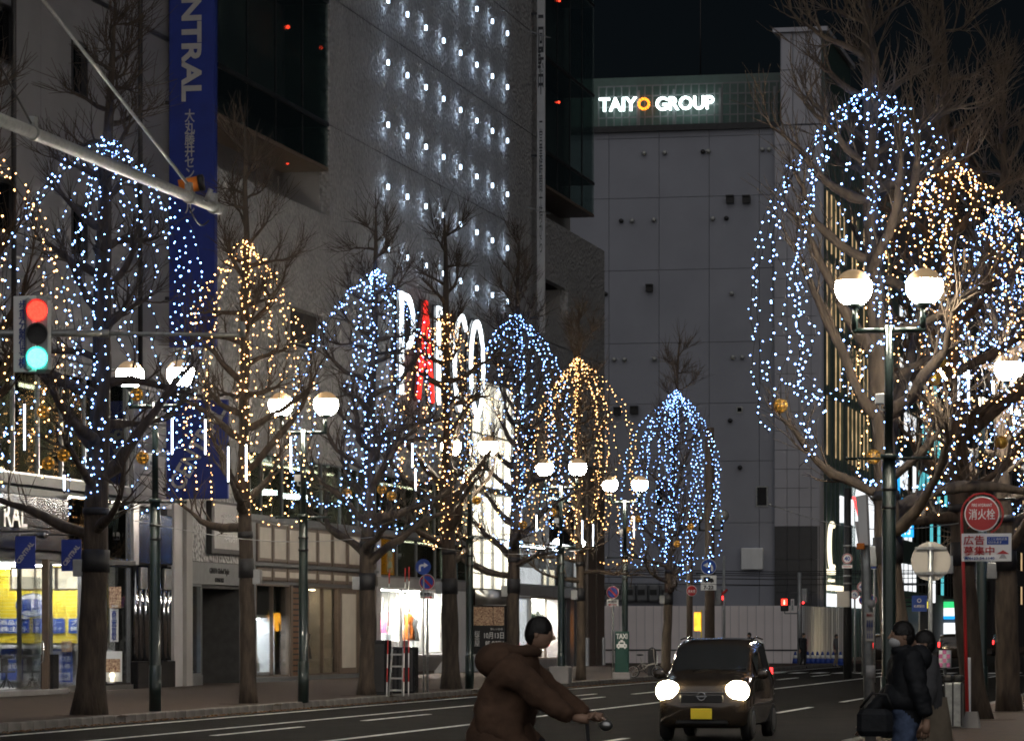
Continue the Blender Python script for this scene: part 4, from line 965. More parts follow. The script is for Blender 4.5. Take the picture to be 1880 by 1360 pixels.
# hoarding round the building site
ho = thing('site_hoarding', 'pale pinkish metal hoarding in front of the grey office block', 'hoarding', (-24, 190, 0))
YH = 190.0; x0, x1 = on_y(1060, YH)[0], on_y(1468, YH)[0]; n = 26; w = (x1 - x0) / n
pm0 = None
for i in range(n):
    if pm0 is None:
        m = MB(); m.box(x0, x0 + w - .02, YH, YH + .04, -.15, 2.98); m.box(x0 + w - .06, x0 + w - .02, YH - .02, YH, -.15, 2.98); pm0 = m.build('panel', 'hoarding', ho)
    else:
        c = pm0.copy(); col.objects.link(c); c.parent = ho; c.location = (i * w, random.uniform(-.01, .01), 0)
m = MB(); m.box(x0, x1, YH - .04, YH - .01, .55, .62); m.build('rail', 'dark_metal', ho)
hs = thing('shiny_hoarding', 'mirror-bright ribbed metal hoarding running along the street', 'hoarding', (x1, 190, 0))
random.seed(6)
for i in range(26):
    m = MB(); y = YH + .1 + i * .8; a = random.uniform(-.05, .05); m.prism([(x1 + a, y), (x1 + .04 + a, y), (x1 + .07, y + .4), (x1 + .04 - a, y + .78), (x1 - a, y + .78)], -.15, 2.98, 0, 'xy'); m.build('panel', 'hoarding_shiny', hs)
co0 = thing('traffic_cone', 'blue and white barrier cone at the foot of the shiny hoarding', 'cone', (0, 0, 0), group='cones along the shiny hoarding')
m = MB(); m.box(-.2, .2, -.2, .2, 0, .05, bev=.01); m.build('base', 'cone_blue', co0, wld=False)
m = MB(); m.tube([(0, 0, .05), (0, 0, .35)], [.17, .12], 12); m.build('cone', 'cone_blue', co0, wld=False); m = MB(); m.tube([(0, 0, .35), (0, 0, .52)], [.12, .085], 12); m.build('white_band', 'sign_white', co0, wld=False); m = MB(); m.tube([(0, 0, .52), (0, 0, .7)], [.085, .04], 12); m.build('tip', 'cone_blue', co0, wld=False)
for i, x in enumerate((1460, 1483, 1492, 1501, 1510, 1520, 1530, 1543)):
    c = co0 if i == 0 else copy_tree(co0); p = W(x, 1214, 183); c.location = (p.x, p.y, -.15)
# tram wires
for i, (ya, yb, z) in enumerate(((1048, 1050, 182), (1053, 1052, 183), (1058, 1060, 184), (1044, 1046, 186), (1070, 1069, 182))):
    a, b = W(1080, ya, z), W(1760, yb, z); m = MB(); mid = (a + b) / 2 - Vector((0, 0, .12)); m.tube([a, mid, b], .022, 5)
    tag(m.build('tram_wire', 'dark_metal', loc=tuple(a)), 'thin dark overhead tram wire crossing in front of the office block', 'wire', 'tram wires')
# ================================================================ trees
RIGHT = Vector((CS, SN, 0))
def rot_axis(v, k, a):
    return v * math.cos(a) + k.cross(v) * math.sin(a) + k * (k.dot(v)) * (1 - math.cos(a))
def tree(base, H, z1, Lmax, r0, lean, seed, label, pale=False, thick=1., forks=0, whips=1., rise=.45, top=.55, lexp=.85):
    rnd = random.Random(seed); nr = np.random.default_rng(seed)
    base = Vector(base); t = thing('ginkgo_tree', label, 'tree', base, group='bare ginkgo trees along the street')
    n = 26; pts = []; rad = []; wob = Vector((0, 0, 0))
    for i in range(n + 1):
        f = i / n; z = H * f; wob = wob + Vector((rnd.uniform(-.025, .025), rnd.uniform(-.025, .025), 0)) * (1 if i > 3 else .3)
        p = base + RIGHT * (lean * (f ** lexp)) + wob + Vector((0, 0, z)); pts.append(p)
        r = r0 * (1 - f) ** .75 * 1.0 + .018
        if z < .5: r *= 1 + .28 * (1 - z / .5) ** 2
        rad.append(r * (1 + rnd.uniform(-.06, .08)))
    pts[0] = pts[0] - Vector((0, 0, .12))
    def axis(z):
        f = max(0, min(.9999, z / H)) * n; i = int(f); return pts[i].lerp(pts[i + 1], f - i), rad[i] + (rad[i + 1] - rad[i]) * (f - i)
    m = MB(); m.tube(pts, rad, 14); tr = m.build('trunk', 'bark_pale' if pale else 'bark', t)
    limbs = []; lr = []; br = []; brr = []; tw = []; twr = []
    def grow(p, d, L, k, jit, up):
        out = [p.copy()]; d = d.normalized()
        for i in range(k - 1):
            d = (d + Vector((rnd.uniform(-jit, jit), rnd.uniform(-jit, jit), rnd.uniform(-jit, jit) + up))).normalized(); p = p + d * (L / (k - 1)); out.append(p.copy())
        return out
    def add_tw(p, d, n_, lo, hi):
        for _ in range(n_):
            dd = (d + Vector((rnd.uniform(-.75, .75), rnd.uniform(-.75, .75), rnd.uniform(-.35, .8)))).normalized(); L = rnd.uniform(lo, hi)
            q = p + dd * L * .5 + Vector((0, 0, .02)); e = q + (dd + Vector((rnd.uniform(-.25, .25), rnd.uniform(-.25, .25), rnd.uniform(-.05, .3)))).normalized() * L * .5
            tw.append([p, q, e]); twr.append([.0075 * whips, .006 * whips, .0035])
    z = z1; az = rnd.uniform(0, 6.28)
    while z < H - .25:
        f = (z - z1) / (H - z1); p, r = axis(z)
        L = Lmax * ((1 - f) ** .8 * .8 + .2) * rnd.uniform(.6, 1.12); az += 2.4 + rnd.uniform(-.5, .5)
        if f > top: L *= .8
        d = Vector((math.cos(az), math.sin(az), rnd.uniform(.05, .75) * rise * 2))
        lp = grow(p, d, L, 8, .30, .07); limbs.append(lp); rb = min(r * .62, (.035 + .024 * L) * thick)
        rr_ = [rb * (1 - .72 * i / 7) * (rnd.uniform(.9, 1.4) if 0 < i < 7 else 1) for i in range(8)]; lr.append(rr_)
        for i in range(2, 8):
            for _ in range(1 if i < 4 else 2):
                dd = (lp[i] - lp[i - 1]).normalized(); side = rot_axis(Vector((dd.y, -dd.x, .0)), dd, rnd.uniform(0, 6.28))
                bL = rnd.uniform(.28, .75) * (.5 + .5 * (L / Lmax)) * (1.2 if i > 5 else 1)
                bp = grow(lp[i], dd * rnd.uniform(.4, 1.0) + side * rnd.uniform(.5, 1.1) + Vector((0, 0, .35)), bL, 5, .28, .12); br.append(bp)
                q = min(rr_[i] * .6, .022 * thick); brr.append([q, q * .8, q * .75, q * .6, q * .45])
                for j in (2, 3, 4): add_tw(bp[j], (bp[j] - bp[j - 1]).normalized(), rnd.choice((1, 2, 2)), .18, .62)
        add_tw(lp[7], (lp[7] - lp[6]).normalized(), 4, .25, .75)
        add_tw(p, d.normalized(), 1, .3, .7)
        z += rnd.uniform(.10, .30) if rnd.random() < .6 else rnd.uniform(.3, .5)
    add_tw(pts[-1], Vector((0, 0, 1)), 9, .3, .9)
    A = lambda x: np.array([[tuple(v) for v in q] for q in x], dtype=np.float64)
    V1, Q1 = batch_tubes(A(limbs), np.array(lr), 7); V2, Q2 = batch_tubes(A(br), np.array(brr), 4); V3, Q3 = batch_tubes(A(tw), np.array(twr), 3)
    V = np.concatenate([V1, V2, V3]); Q = np.concatenate([Q1, Q2 + len(V1), Q3 + len(V1) + len(V2)])
    mi = np.concatenate([np.zeros(len(Q1), np.int32), np.ones(len(Q2) + len(Q3), np.int32)])
    np_obj('crown', V, Q, ['bark_pale' if pale else 'bark', 'twig_pale' if pale else 'twig'], t, smooth=True, midx=mi)
    for zb, hh in ((rnd.uniform(2.55, 2.75), .42), (rnd.uniform(3.55, 3.75), .14)):
        p, r = axis(zb); q, r2 = axis(zb + hh); m = MB(); m.tube([p, p.lerp(q, .5), q], [r * 1.12, r2 * 1.14, r2 * 1.12], 16); m.build('band', 'black_wrap', t)
    p, r = axis(2.75); bx = p - RIGHT * (r + .06) if rnd.random() < .7 else p + RIGHT * (r + .06)
    m = MB(); m.box(bx.x - .1, bx.x + .1, bx.y - .1, bx.y + .1, bx.z - .16, bx.z + .16, bev=.015); m.build('junction_box', 'grey_steel', t)
    t['_r'] = r0
    del t['_r']
    m = MB(); m.tube([(base.x, base.y, -.02), (base.x, base.y, .012)], [.75, .62], 20); tag(m.build('tree_pit', 'soil', loc=(base.x, base.y, 0)), 'soil pit of the ' + ' '.join(label.replace(',', '').replace('bare ginkgo tree', 'ginkgo').split()[:11]), 'soil', 'planting pits at the foot of the trees')
    return t, axis
OCT = np.array([[1, 0, 0], [-1, 0, 0], [0, 1, 0], [0, -1, 0], [0, 0, 1], [0, 0, -1]], dtype=np.float64)
OCF = np.array([[0, 2, 4], [2, 1, 4], [1, 3, 4], [3, 0, 4], [2, 0, 5], [1, 2, 5], [3, 1, 5], [0, 3, 5]])
def bulbs(P, r, mat, parent):
    nb = len(P); rs = r * np.random.default_rng(nb).uniform(.6, 1.3, nb)[:, None, None]; V = (P[:, None, :] + OCT[None] * rs).reshape(-1, 3); Fc = (OCF[None] + (np.arange(nb) * 6)[:, None, None]).reshape(-1, 3)
    o = np_obj('bulb_chain', V, Fc, mat, parent, smooth=True); o["kind"] = "stuff"; return o
def fairy(axis, Za, R, zb, ns, mat, seed, label, r=.0165, step=.19, drop=3.2, trunk=(4.2, 10), rel=1., spread=None):
    rnd = random.Random(seed); p0, _ = axis(Za); t = thing('fairy_lights', label, 'lights', p0, group='strings of fairy lights hung over the trees')
    wires = []
    for k in range(ns):
        az = 6.283 * k / ns + rnd.uniform(-.2, .2); Rk = R * rnd.choice((1, 1, 1, .95, .85, .6, .35)) * rnd.uniform(.85, 1.12); dk = drop * (.55 + .45 * Rk / R) * rnd.uniform(.8, 1.1); zend = zb + rnd.uniform(-.6, 1.6)
        pts = []; 
        for i in range(11):
            a = math.radians(9 * i); rr = Rk * math.sin(a) ** rel; z = Za - dk * (.75 * i / 10 + .25 * (1 - math.cos(a))); pts.append((rr, z))
        z = Za - dk; sw = rnd.uniform(-.12, .1)
        while z > zend: z -= .4; pts.append((Rk + sw * (Za - dk - z) / 3 + rnd.uniform(-.04, .04), z))
        W3 = []
        for i, (rr, z) in enumerate(pts):
            c = axis(max(.5, z))[0]; aa = az + rnd.uniform(-.02, .02) * i * .5
            W3.append(Vector((c.x + rr * math.cos(aa), c.y + rr * math.sin(aa), z + (0 if i < 1 else rnd.uniform(-.06, .06)))))
        if rnd.random() < .35:      # loose end slung towards a limb
            e = W3[-1]; c = axis(e.z)[0]
            for u in (.25, .5, .75): q = e.lerp(Vector((c.x, c.y, e.z + .2)), u); W3.append(q - Vector((0, 0, .25 * math.sin(math.pi * u))))
        wires.append(W3)
    for k in range(3):              # runs up the trunk
        aa = math.atan2(-CS, SN) + rnd.uniform(-1.0, 1.0); W3 = []; z = trunk[0]
        while z < min(trunk[1], Za): 
            c, r_ = axis(z); W3.append(Vector((c.x + (r_ + .03) * math.cos(aa), c.y + (r_ + .03) * math.sin(aa), z))); z += .35
        wires.append(W3)
    for W3 in wires:
        m = MB(); m.tube(W3, .006, 3, cap=False); s_ = m.build('strand', 'black', t)
        B = []; acc = rnd.uniform(0, step)
        for a, b in zip(W3[:-1], W3[1:]):
            d = (b - a).length; x = acc
            while x < d:
                q = a.lerp(b, x / d); B.append((q.x + rnd.uniform(-.06, .06), q.y + rnd.uniform(-.06, .06), q.z + rnd.uniform(-.05, .05))); x += step * rnd.uniform(.7, 1.3)
            acc = x - d
        if B: bulbs(np.array(B), r, mat, s_)
    return t
TL = -21.4
def left_base(x): y, z = on_lat(x, TL); return Vector((TL, y, 0)), z
LT = [  # base column, top column, height, first limb, reach, trunk radius, colour, apex, name of the tree
 (-121, -90, 12.2, 3.6, 3.0, .27, 'bulb_amber', 10.0, 'bare ginkgo tree beside the glass porch, first of the row'),
 (163, 214, 13.2, 3.3, 2.9, .265, 'bulb_blue', 10.8, 'bare ginkgo tree with the thickest trunk before the yellow shutter'),
 (457, 438, 12.6, 3.8, 2.7, .165, 'bulb_amber', 10.05, 'bare ginkgo tree before the dark doorway, with amber lights'),
 (673, 688, 11.9, 3.2, 2.7, .205, 'bulb_blue', 10.45, 'bare ginkgo tree beside the black cabinets and ladder'),
 (828, 815, 12.9, 3.4, 2.7, .225, 'bulb_amber', 10.15, 'bare ginkgo tree before the white pier, next to the no-parking sign'),
 (941, 945, 13.0, 3.2, 2.7, .185, 'bulb_blue', 10.9, 'bare ginkgo tree before the bright tall entrance'),
 (1066, 1063, 12.0, 3.2, 2.0, .145, 'bulb_amber', 10.4, 'slim bare ginkgo tree before the dark pillars'),
 (1221, 1243, 12.4, 3.0, 2.2, .165, 'bulb_blue', 10.45, 'bare ginkgo tree beside the taxi stand sign')]
axes = {}
for i, (xb, xt, H, z1, reach, r0, mt, Za, lab) in enumerate(LT):
    p, z = left_base(xb); _, ax = tree(p, H, z1, reach, r0, (xt - xb) * z / F, 100 + i, lab, pale=(i >= 6), thick=1.2); axes[i] = (ax, z, p)
    fairy(ax, Za, (1.9, 1.95, 1.65, 1.8, 1.75, 1.75, 1.75, 1.75)[i], 4.5, (17, 17, 16, 18, 17, 18, 20, 22)[i], mt, 200 + i, ('blue-white' if 'blue' in mt else 'amber') + ' fairy lights on the ' + lab.replace('bare ', '').replace(', with amber lights', '').replace(' tree', ''), trunk=(4.0, Za))
RT = [ # base column, depth, top column, height, first limb, reach, radius, colour, apex
 (1668, 56, 1584, 13.5, 3.1, 3.5, .225, 'bulb_blue', 10.2, 'large bare ginkgo tree behind the black twin-globe lamp post'),
 (1799, 63, 1722, 13.0, 2.9, 3.2, .215, 'bulb_amber', 10.0, 'large bare ginkgo tree behind the fire hydrant sign'),
 (1853, 69, 1838, 12.5, 3.1, 2.6, .225, 'bulb_blue', 9.9, 'bare ginkgo tree beyond the fire hydrant sign'),
 (1925, 80, 1915, 12.5, 3.1, 2.4, .22, 'bulb_blue', 10, 'bare ginkgo tree farther up the pavement past the bin')]
for i, (xb, z, xt, H, z1, reach, r0, mt, Za, lab) in enumerate(RT):
    p = W(xb, 1160, z); p.z = 0; _, ax = tree(p, H, z1, reach, r0, (xt - xb) * z / F, 310 + i, lab, pale=True, thick=1.05, rise=.5, lexp=.58); axes[10 + i] = (ax, z, p)
    fairy(ax, Za, 1.95, 4.4, 26, mt, 400 + i, ('blue-white' if 'blue' in mt else 'amber') + ' fairy lights on the ' + lab.replace('bare ', '').replace(' tree', ''), step=.15, r=.0145 if i == 0 else .0155, trunk=(6, 9))
# gold wire balls and white light tubes hanging in the crowns
def ball(x, y, z, bright, label, r=.12):
    p = W(x, y, z); t = thing('wire_ball', label, 'ornament', p, group='gold wire balls hung in the trees')
    m = MB(); m.sph(p, r * .93, 14, 9); m.build('glitter_core', 'glitter' if bright else 'gold_wire', t)
    m = MB()
    for k in range(5):
        a = k * math.pi / 5; pts = [(p.x + r * math.cos(a) * math.cos(q), p.y + r * math.sin(a) * math.cos(q), p.z + r * math.sin(q)) for q in [2 * math.pi * j / 18 for j in range(19)]]; m.tube(pts, .006, 3, cap=False)
    for q in (-.6, 0, .6): m.ring((p.x, p.y, p.z + r * math.sin(q)), r * math.cos(q), .006, 'z', 18, 3)
    m.build('wire_cage', 'gold_wire', t)
    m = MB(); m.tube([(p.x, p.y, p.z + r), (p.x, p.y, p.z + r + .5)], .005, 3); m.build('cord', 'ink', t)
for x, y, z, b, l in ((251, 724, 66, 1, 'beside the globe lamp over the thick trunk'), (79, 756, 66, 1, 'above the white light tube near the signal head'), (117, 835, 65, 1, 'above the metal fascia, larger of a pair'), (89, 850, 65.5, 1, 'above the metal fascia, smaller of a pair'), (262, 840, 66, 1, 'low under the globe lamp by the blue sign'), (637, 905, 87, 1, 'before the cream panels'), (701, 898, 87.5, 1, 'touching the trunk by the ladder'), (719, 910, 86.5, 1, 'just past the trunk by the ladder'), (875, 918, 96, 1, 'before the bright atrium'), (960, 963, 103, 1, 'past the bright atrium'), (1014, 940, 104, 1, 'next to the floodlight'), (1171, 952, 128, 1, 'above the taxi stand'), (1152, 972, 127, 1, 'over the no-parking sign by the taxi stand'), (1268, 966, 128, 1, 'beside the last trunk, higher one'), (1243, 998, 127, 1, 'beside the last trunk, lower one')):
    ball(x, y, z, b, 'gold wire ball with small lamps hanging ' + l)
for x, y, z, b, l in ((1433, 745, 55, 1, 'bright gold wire ball at the end of a ginkgo limb'), (1604, 838, 55, 1, 'gold wire ball against the large ginkgo trunk'), (1727, 661, 55, 0, 'unlit gold wire ball with white cord in the large ginkgo'), (1717, 695, 56, 0, 'unlit small wire ball under the white cord in the large ginkgo'), (1838, 812, 61, 0, 'unlit wire ball above the fire hydrant sign')):
    ball(x, y, z, b, l, .11)
def led(x, y0, y1, z, label):
    a, b = W(x, y0, z), W(x, y1, z); t = thing('light_tube', label, 'light tube', b, group='white light tubes hung in the trees')
    m = MB(); m.tube([b, a], .017, 8); m.build('tube', 'led_tube', t)
    m = MB(); m.tube([a, a + Vector((0, 0, .09))], .028, 8); m.tube([b - Vector((0, 0, .06)), b], [.01, .028], 8); m.tube([a + Vector((0, 0, .09)), a + Vector((0, 0, .5))], .006, 3); m.build('cap', 'black', t)
for x, y0, y1, z, l in ((45, 742, 826, 65, 'left of the signal head over the shop fascia'.replace('left of', 'under')), (118, 872, 900, 66, 'above the metal fascia'), (316, 768, 834, 67, 'before the siding beside the blue sign'), (377, 770, 834, 67.5, 'across the diagonal lettering'), (419, 820, 884, 75, 'at the edge of the diagonal sign'), (452, 816, 882, 75.2, 'against the amber-lit trunk'), (534, 802, 866, 79, 'under the paired globes by the recessed window'), (757, 814, 858, 88, 'before the big lit letters'), (763, 860, 900, 88.5, 'low before the cream upper windows'), (851, 862, 908, 96, 'beside the bright atrium edge'), (985, 945, 975, 103, 'past the atrium'), (1069, 955, 998, 112, 'on the slim ginkgo'), (1089, 962, 1002, 113, 'before the last dark pillar'), (1164, 948, 985, 126, 'above the taxi stand'), (1778, 680, 735, 60, 'beside the far twin lamp'), (1760, 690, 735, 60.5, 'under the far twin lamp'), (1857, 700, 760, 64, 'farther on past the far twin lamp')):
    led(x, y0, y1, z, 'slim white light tube hanging ' + l)

# ================================================================ twin-globe street lamps
def lamp_proto():
    t = thing('street_lamp', 'x', 'street lamp', (0, 0, 0), group='twin-globe street lamps')
    m = MB(); m.tube([(0, 0, -.02), (0, 0, .25), (0, 0, 4.12)], [.115, .105, .10], 16); m.tube([(0, 0, 0), (0, 0, .9)], .122, 16); m.build('lower_post', 'lamp_green', t, wld=False)
    m = MB(); m.tube([(0, 0, 4.12), (0, 0, 6.05)], .062, 14); m.tube([(0, 0, 4.08), (0, 0, 4.16)], .13, 16); m.build('upper_post', 'lamp_green', t, wld=False)
    m = MB(); m.tube([(-.62, 0, 4.10), (.62, 0, 4.10)], .022, 8); m.sph((-.62, 0, 4.10), .035, 8, 6); m.sph((.62, 0, 4.10), .035, 8, 6); m.build('banner_rod', 'lamp_green', t, wld=False)
    for z in (3.35, 3.62):
        m = MB(); m.tube([(0, 0, z), (0, 0, z + .05)], .112, 16); m.build('strap', 'black', t, wld=False)
    m = MB(); m.tube([(0, 0, 5.98), (.49, 0, 5.98)], .042, 10); m.tube([(0, 0, 5.98), (-.49, 0, 5.98)], .042, 10)
    for sg in (-1, 1): m.sph((.5 * sg, 0, 5.98), .048, 10, 6); m.tube([(.5 * sg, 0, 5.98), (.5 * sg, 0, 6.34)], .045, 10); m.tube([(.5 * sg, 0, 6.30), (.5 * sg, 0, 6.37)], [.06, .15], 14)
    m.build('arm', 'lamp_green', t, wld=False)
    for sg in (-1, 1):
        m = MB(); m.sph((.52 * sg, 0, 6.61), .272, 24, 14, 0, .38, .93); m.build('globe', 'globe_lit', t, wld=False)
        m = MB(); m.sph((.52 * sg, 0, 6.61), .274, 24, 10, 0, 0, .38); m.build('globe_cap', 'globe_cap', t, wld=False)
    m = MB(); m.box(-.2, -.06, -.05, .05, 4.9, 5.05, bev=.01); m.tube([(-.13, 0, 4.9), (-.13, 0, 4.82), (-.04, 0, 4.8)], .018, 6); m.build('camera_box', 'sign_white', t, wld=False)
    return t
lp = lamp_proto(); first = True
for lab, (x, z) in (('twin-globe street lamp in front of the chrome shop corner', (285, 69.5)), ('twin-globe street lamp before the wooden slats', (557, 78.7)), ('twin-globe street lamp in front of the bright atrium', (862, 96.5)), ('twin-globe street lamp beside the grey planter box', (1030, 108.8)), ('twin-globe street lamp behind the taxi stand sign', (1147, 121)), ('tall black twin-globe street lamp before the large ginkgo', (1632, 52)), ('twin-globe street lamp past the fire hydrant sign', (1802, 68)), ('twin-globe street lamp seen small between the right-hand trunks'.replace('right-hand ', 'pavement '), (1838, 83)), ('unlit-looking farther twin-globe street lamp past the bin'.replace('unlit-looking farther', 'farther'), (1892, 73))):
    o = lp if first else copy_tree(lp); first = False
    p = W(x, 1160, z); o.location = (p.x, p.y, 0); o['label'] = lab

# the one lamp of the row that is not lit
o = copy_tree(lp); p = W(1305, 1160, 154); o.location = (p.x, p.y, 0); o['label'] = 'unlit twin-globe street lamp beside the thick brown pole'
for c in o.children:
    if c.name.startswith('globe'): c.data = c.data.copy(); c.data.materials.clear(); c.data.materials.append(MATS['globe_unlit'])
# ================================================================ traffic signals and signs
def face_box(p): return p
# overhead signal at the crossing, on an arm from a pole on the kerb corner
cp = W(-70, 1160, 54); cp = Vector((KL - .55, 52.6, 0))
t = thing('signal_pole', 'thick grey pole with two long arms at the corner', 'pole', (cp.x, cp.y, 0))
m = MB(); m.tube([(cp.x, cp.y, -.05), (cp.x, cp.y, 12.5)], [.16, .11], 14); m.build('post', 'galvanised', t)
a = W(0, 612, 53.2); b = W(195, 612, 53.4); c = W(445, 615, 53.7)
m = MB(); m.tube([(cp.x, cp.y, a.z), a, b], .055, 10); m.build('arm', 'galvanised', t)
m = MB(); m.tube([b - RIGHT * .1, c], .03, 8); m.tube([b - RIGHT * .12, b + RIGHT * .04], .062, 10); m.tube([c - Vector((0, 0, .02)), c + Vector((0, 0, .2))], .05, 8); m.build('arm_end', 'galvanised', t)
KP = (2310 - 0) * 54.0 / F
def along(x, y):     # a point of the pipe that runs parallel to the street
    z = KP * F / (2310 - x); return W(x, y, z)
p0, p1 = along(-230, 126), along(402, 384)
m = MB(); m.tube([(cp.x, cp.y, p0.z), p0, p1], [.105, .105, .095], 16); m.tube([p1 - (p1 - p0).normalized() * .02, p1 + (p1 - p0).normalized() * .05], .1, 16); m.build('long_arm', 'galvanised', t)
for x, y in ((60, 245), (347, 362), (392, 381)):
    q = along(x, y); d = (p1 - p0).normalized(); m = MB(); m.tube([q - d * .06, q + d * .06], .118, 16); m.box(q.x - .06, q.x + .06, q.y - .08, q.y + .08, q.z + .1, q.z + .26, bev=.01); m.build('clamp', 'galvanised', t)
m = MB(); s0, s1 = along(342, 335), along(40, -50); m.tube([s0, s1, s1 + (s1 - s0) * .35], .03, 8); m.build('stay_rod', 'galvanised', t)
m = MB(); q0, q1 = along(60, 232), along(0, 120); m.tube([q0, q1, q1 + (q1 - q0)], .018, 6); m.build('stay_rod', 'dark_metal', t)
m = MB(); cpts = [along(348, 372) - Vector((0, 0, .1))]
for i in range(1, 8): u = i / 8; cpts.append(along(348 + 40 * u, 372 + 17 * u) - Vector((0, 0, .1 + .22 * math.sin(math.pi * u))))
m.tube(cpts, .015, 6); m.build('cable', 'black', t)
# orange detector on top of the arm
q = along(352, 342); d = (p1 - p0).normalized(); t = thing('traffic_detector', 'orange cylindrical detector with black end on the long pole arm', 'detector', q)
m = MB(); e0, e1 = q - RIGHT * .22 - Vector((0, 0, .02)), q + RIGHT * .12 + Vector((0, 0, .05)); m.tube([e0, e1], .135, 16); m.build('body', 'orange_paint', t)
m = MB(); m.tube([e1, e1 + RIGHT * .10 + Vector((0, 0, .02)), e1 + RIGHT * .101 + Vector((0, 0, .02))], [.15, .15, .1], 16); m.build('hood', 'black', t)
m = MB(); m.tube([q + RIGHT * .25 - Vector((0, 0, .28)), q + RIGHT * .35 + Vector((0, 0, -.05))], .05, 8); m.build('bracket', 'galvanised', t); m = MB(); m.box(q.x - .05, q.x + .05, q.y - .05, q.y + .05, q.z - .3, q.z - .1); m.build('foot', 'galvanised', t)
# three-lamp signal head, seen with its lens column upright, plus character board
def signal_head(p, label, lits, scale=1., board=None):
    t = thing('traffic_signal', label, 'traffic light', p); k = scale
    m = MB(); m.box(p.x - .22 * k, p.x + .22 * k, p.y, p.y + .16 * k, p.z - .60 * k, p.z + .60 * k, bev=.06 * k); m.build('housing', 'grey_steel', t)
    for i, mt in enumerate(lits):
        z = p.z + (.37 - .37 * i) * k; m = MB(); m.disc((p.x, p.y - .012, z), .155 * k, 'y', 28, 0, .03); ln = m.build('lens', mt, t)
        m = MB(); n = 18; pts = []
        for s_ in range(n + 1):
            a = math.radians(-10 + 200 * s_ / n); pts.append((p.x + .175 * k * math.cos(a), z + .175 * k * math.sin(a)))
        V = [(x, p.y - .0, zz) for x, zz in pts] + [(x, p.y - .13 * k, zz) for x, zz in pts]; m.add(V, [(j, j + 1, n + 2 + j, n + 1 + j) for j in range(n)]); m.build('visor', 'grey_steel', ln)
    return t
ps = W(68, 614, 53.0); t = signal_head(ps, 'vertical traffic light with red and green lit on the left arm'.replace('left ', 'long '), ('signal_red', 'dark_interior', 'signal_green'), .96); t.rotation_euler = (0, 0, math.radians(19))
pb = W(42, 613, 53.0); t = thing('character_board', 'white board with blue characters beside the vertical traffic light', 'sign', pb)
m = MB(); m.box(pb.x - .16, pb.x + .2, pb.y + .02, pb.y + .05, pb.z - .57, pb.z + .57, bev=.01); m.build('board', 'sign_white', t)
text(t, '歩車分離信号機', .14, 1.02, (pb.x - .0, pb.y + .014, pb.z), 'ink_blue', '-y', vertical=True)
m = MB(); m.box(pb.x - .05, pb.x + .3, pb.y + .05, pb.y + .12, pb.z - .04, pb.z + .04); m.build('bracket', 'galvanised', t)

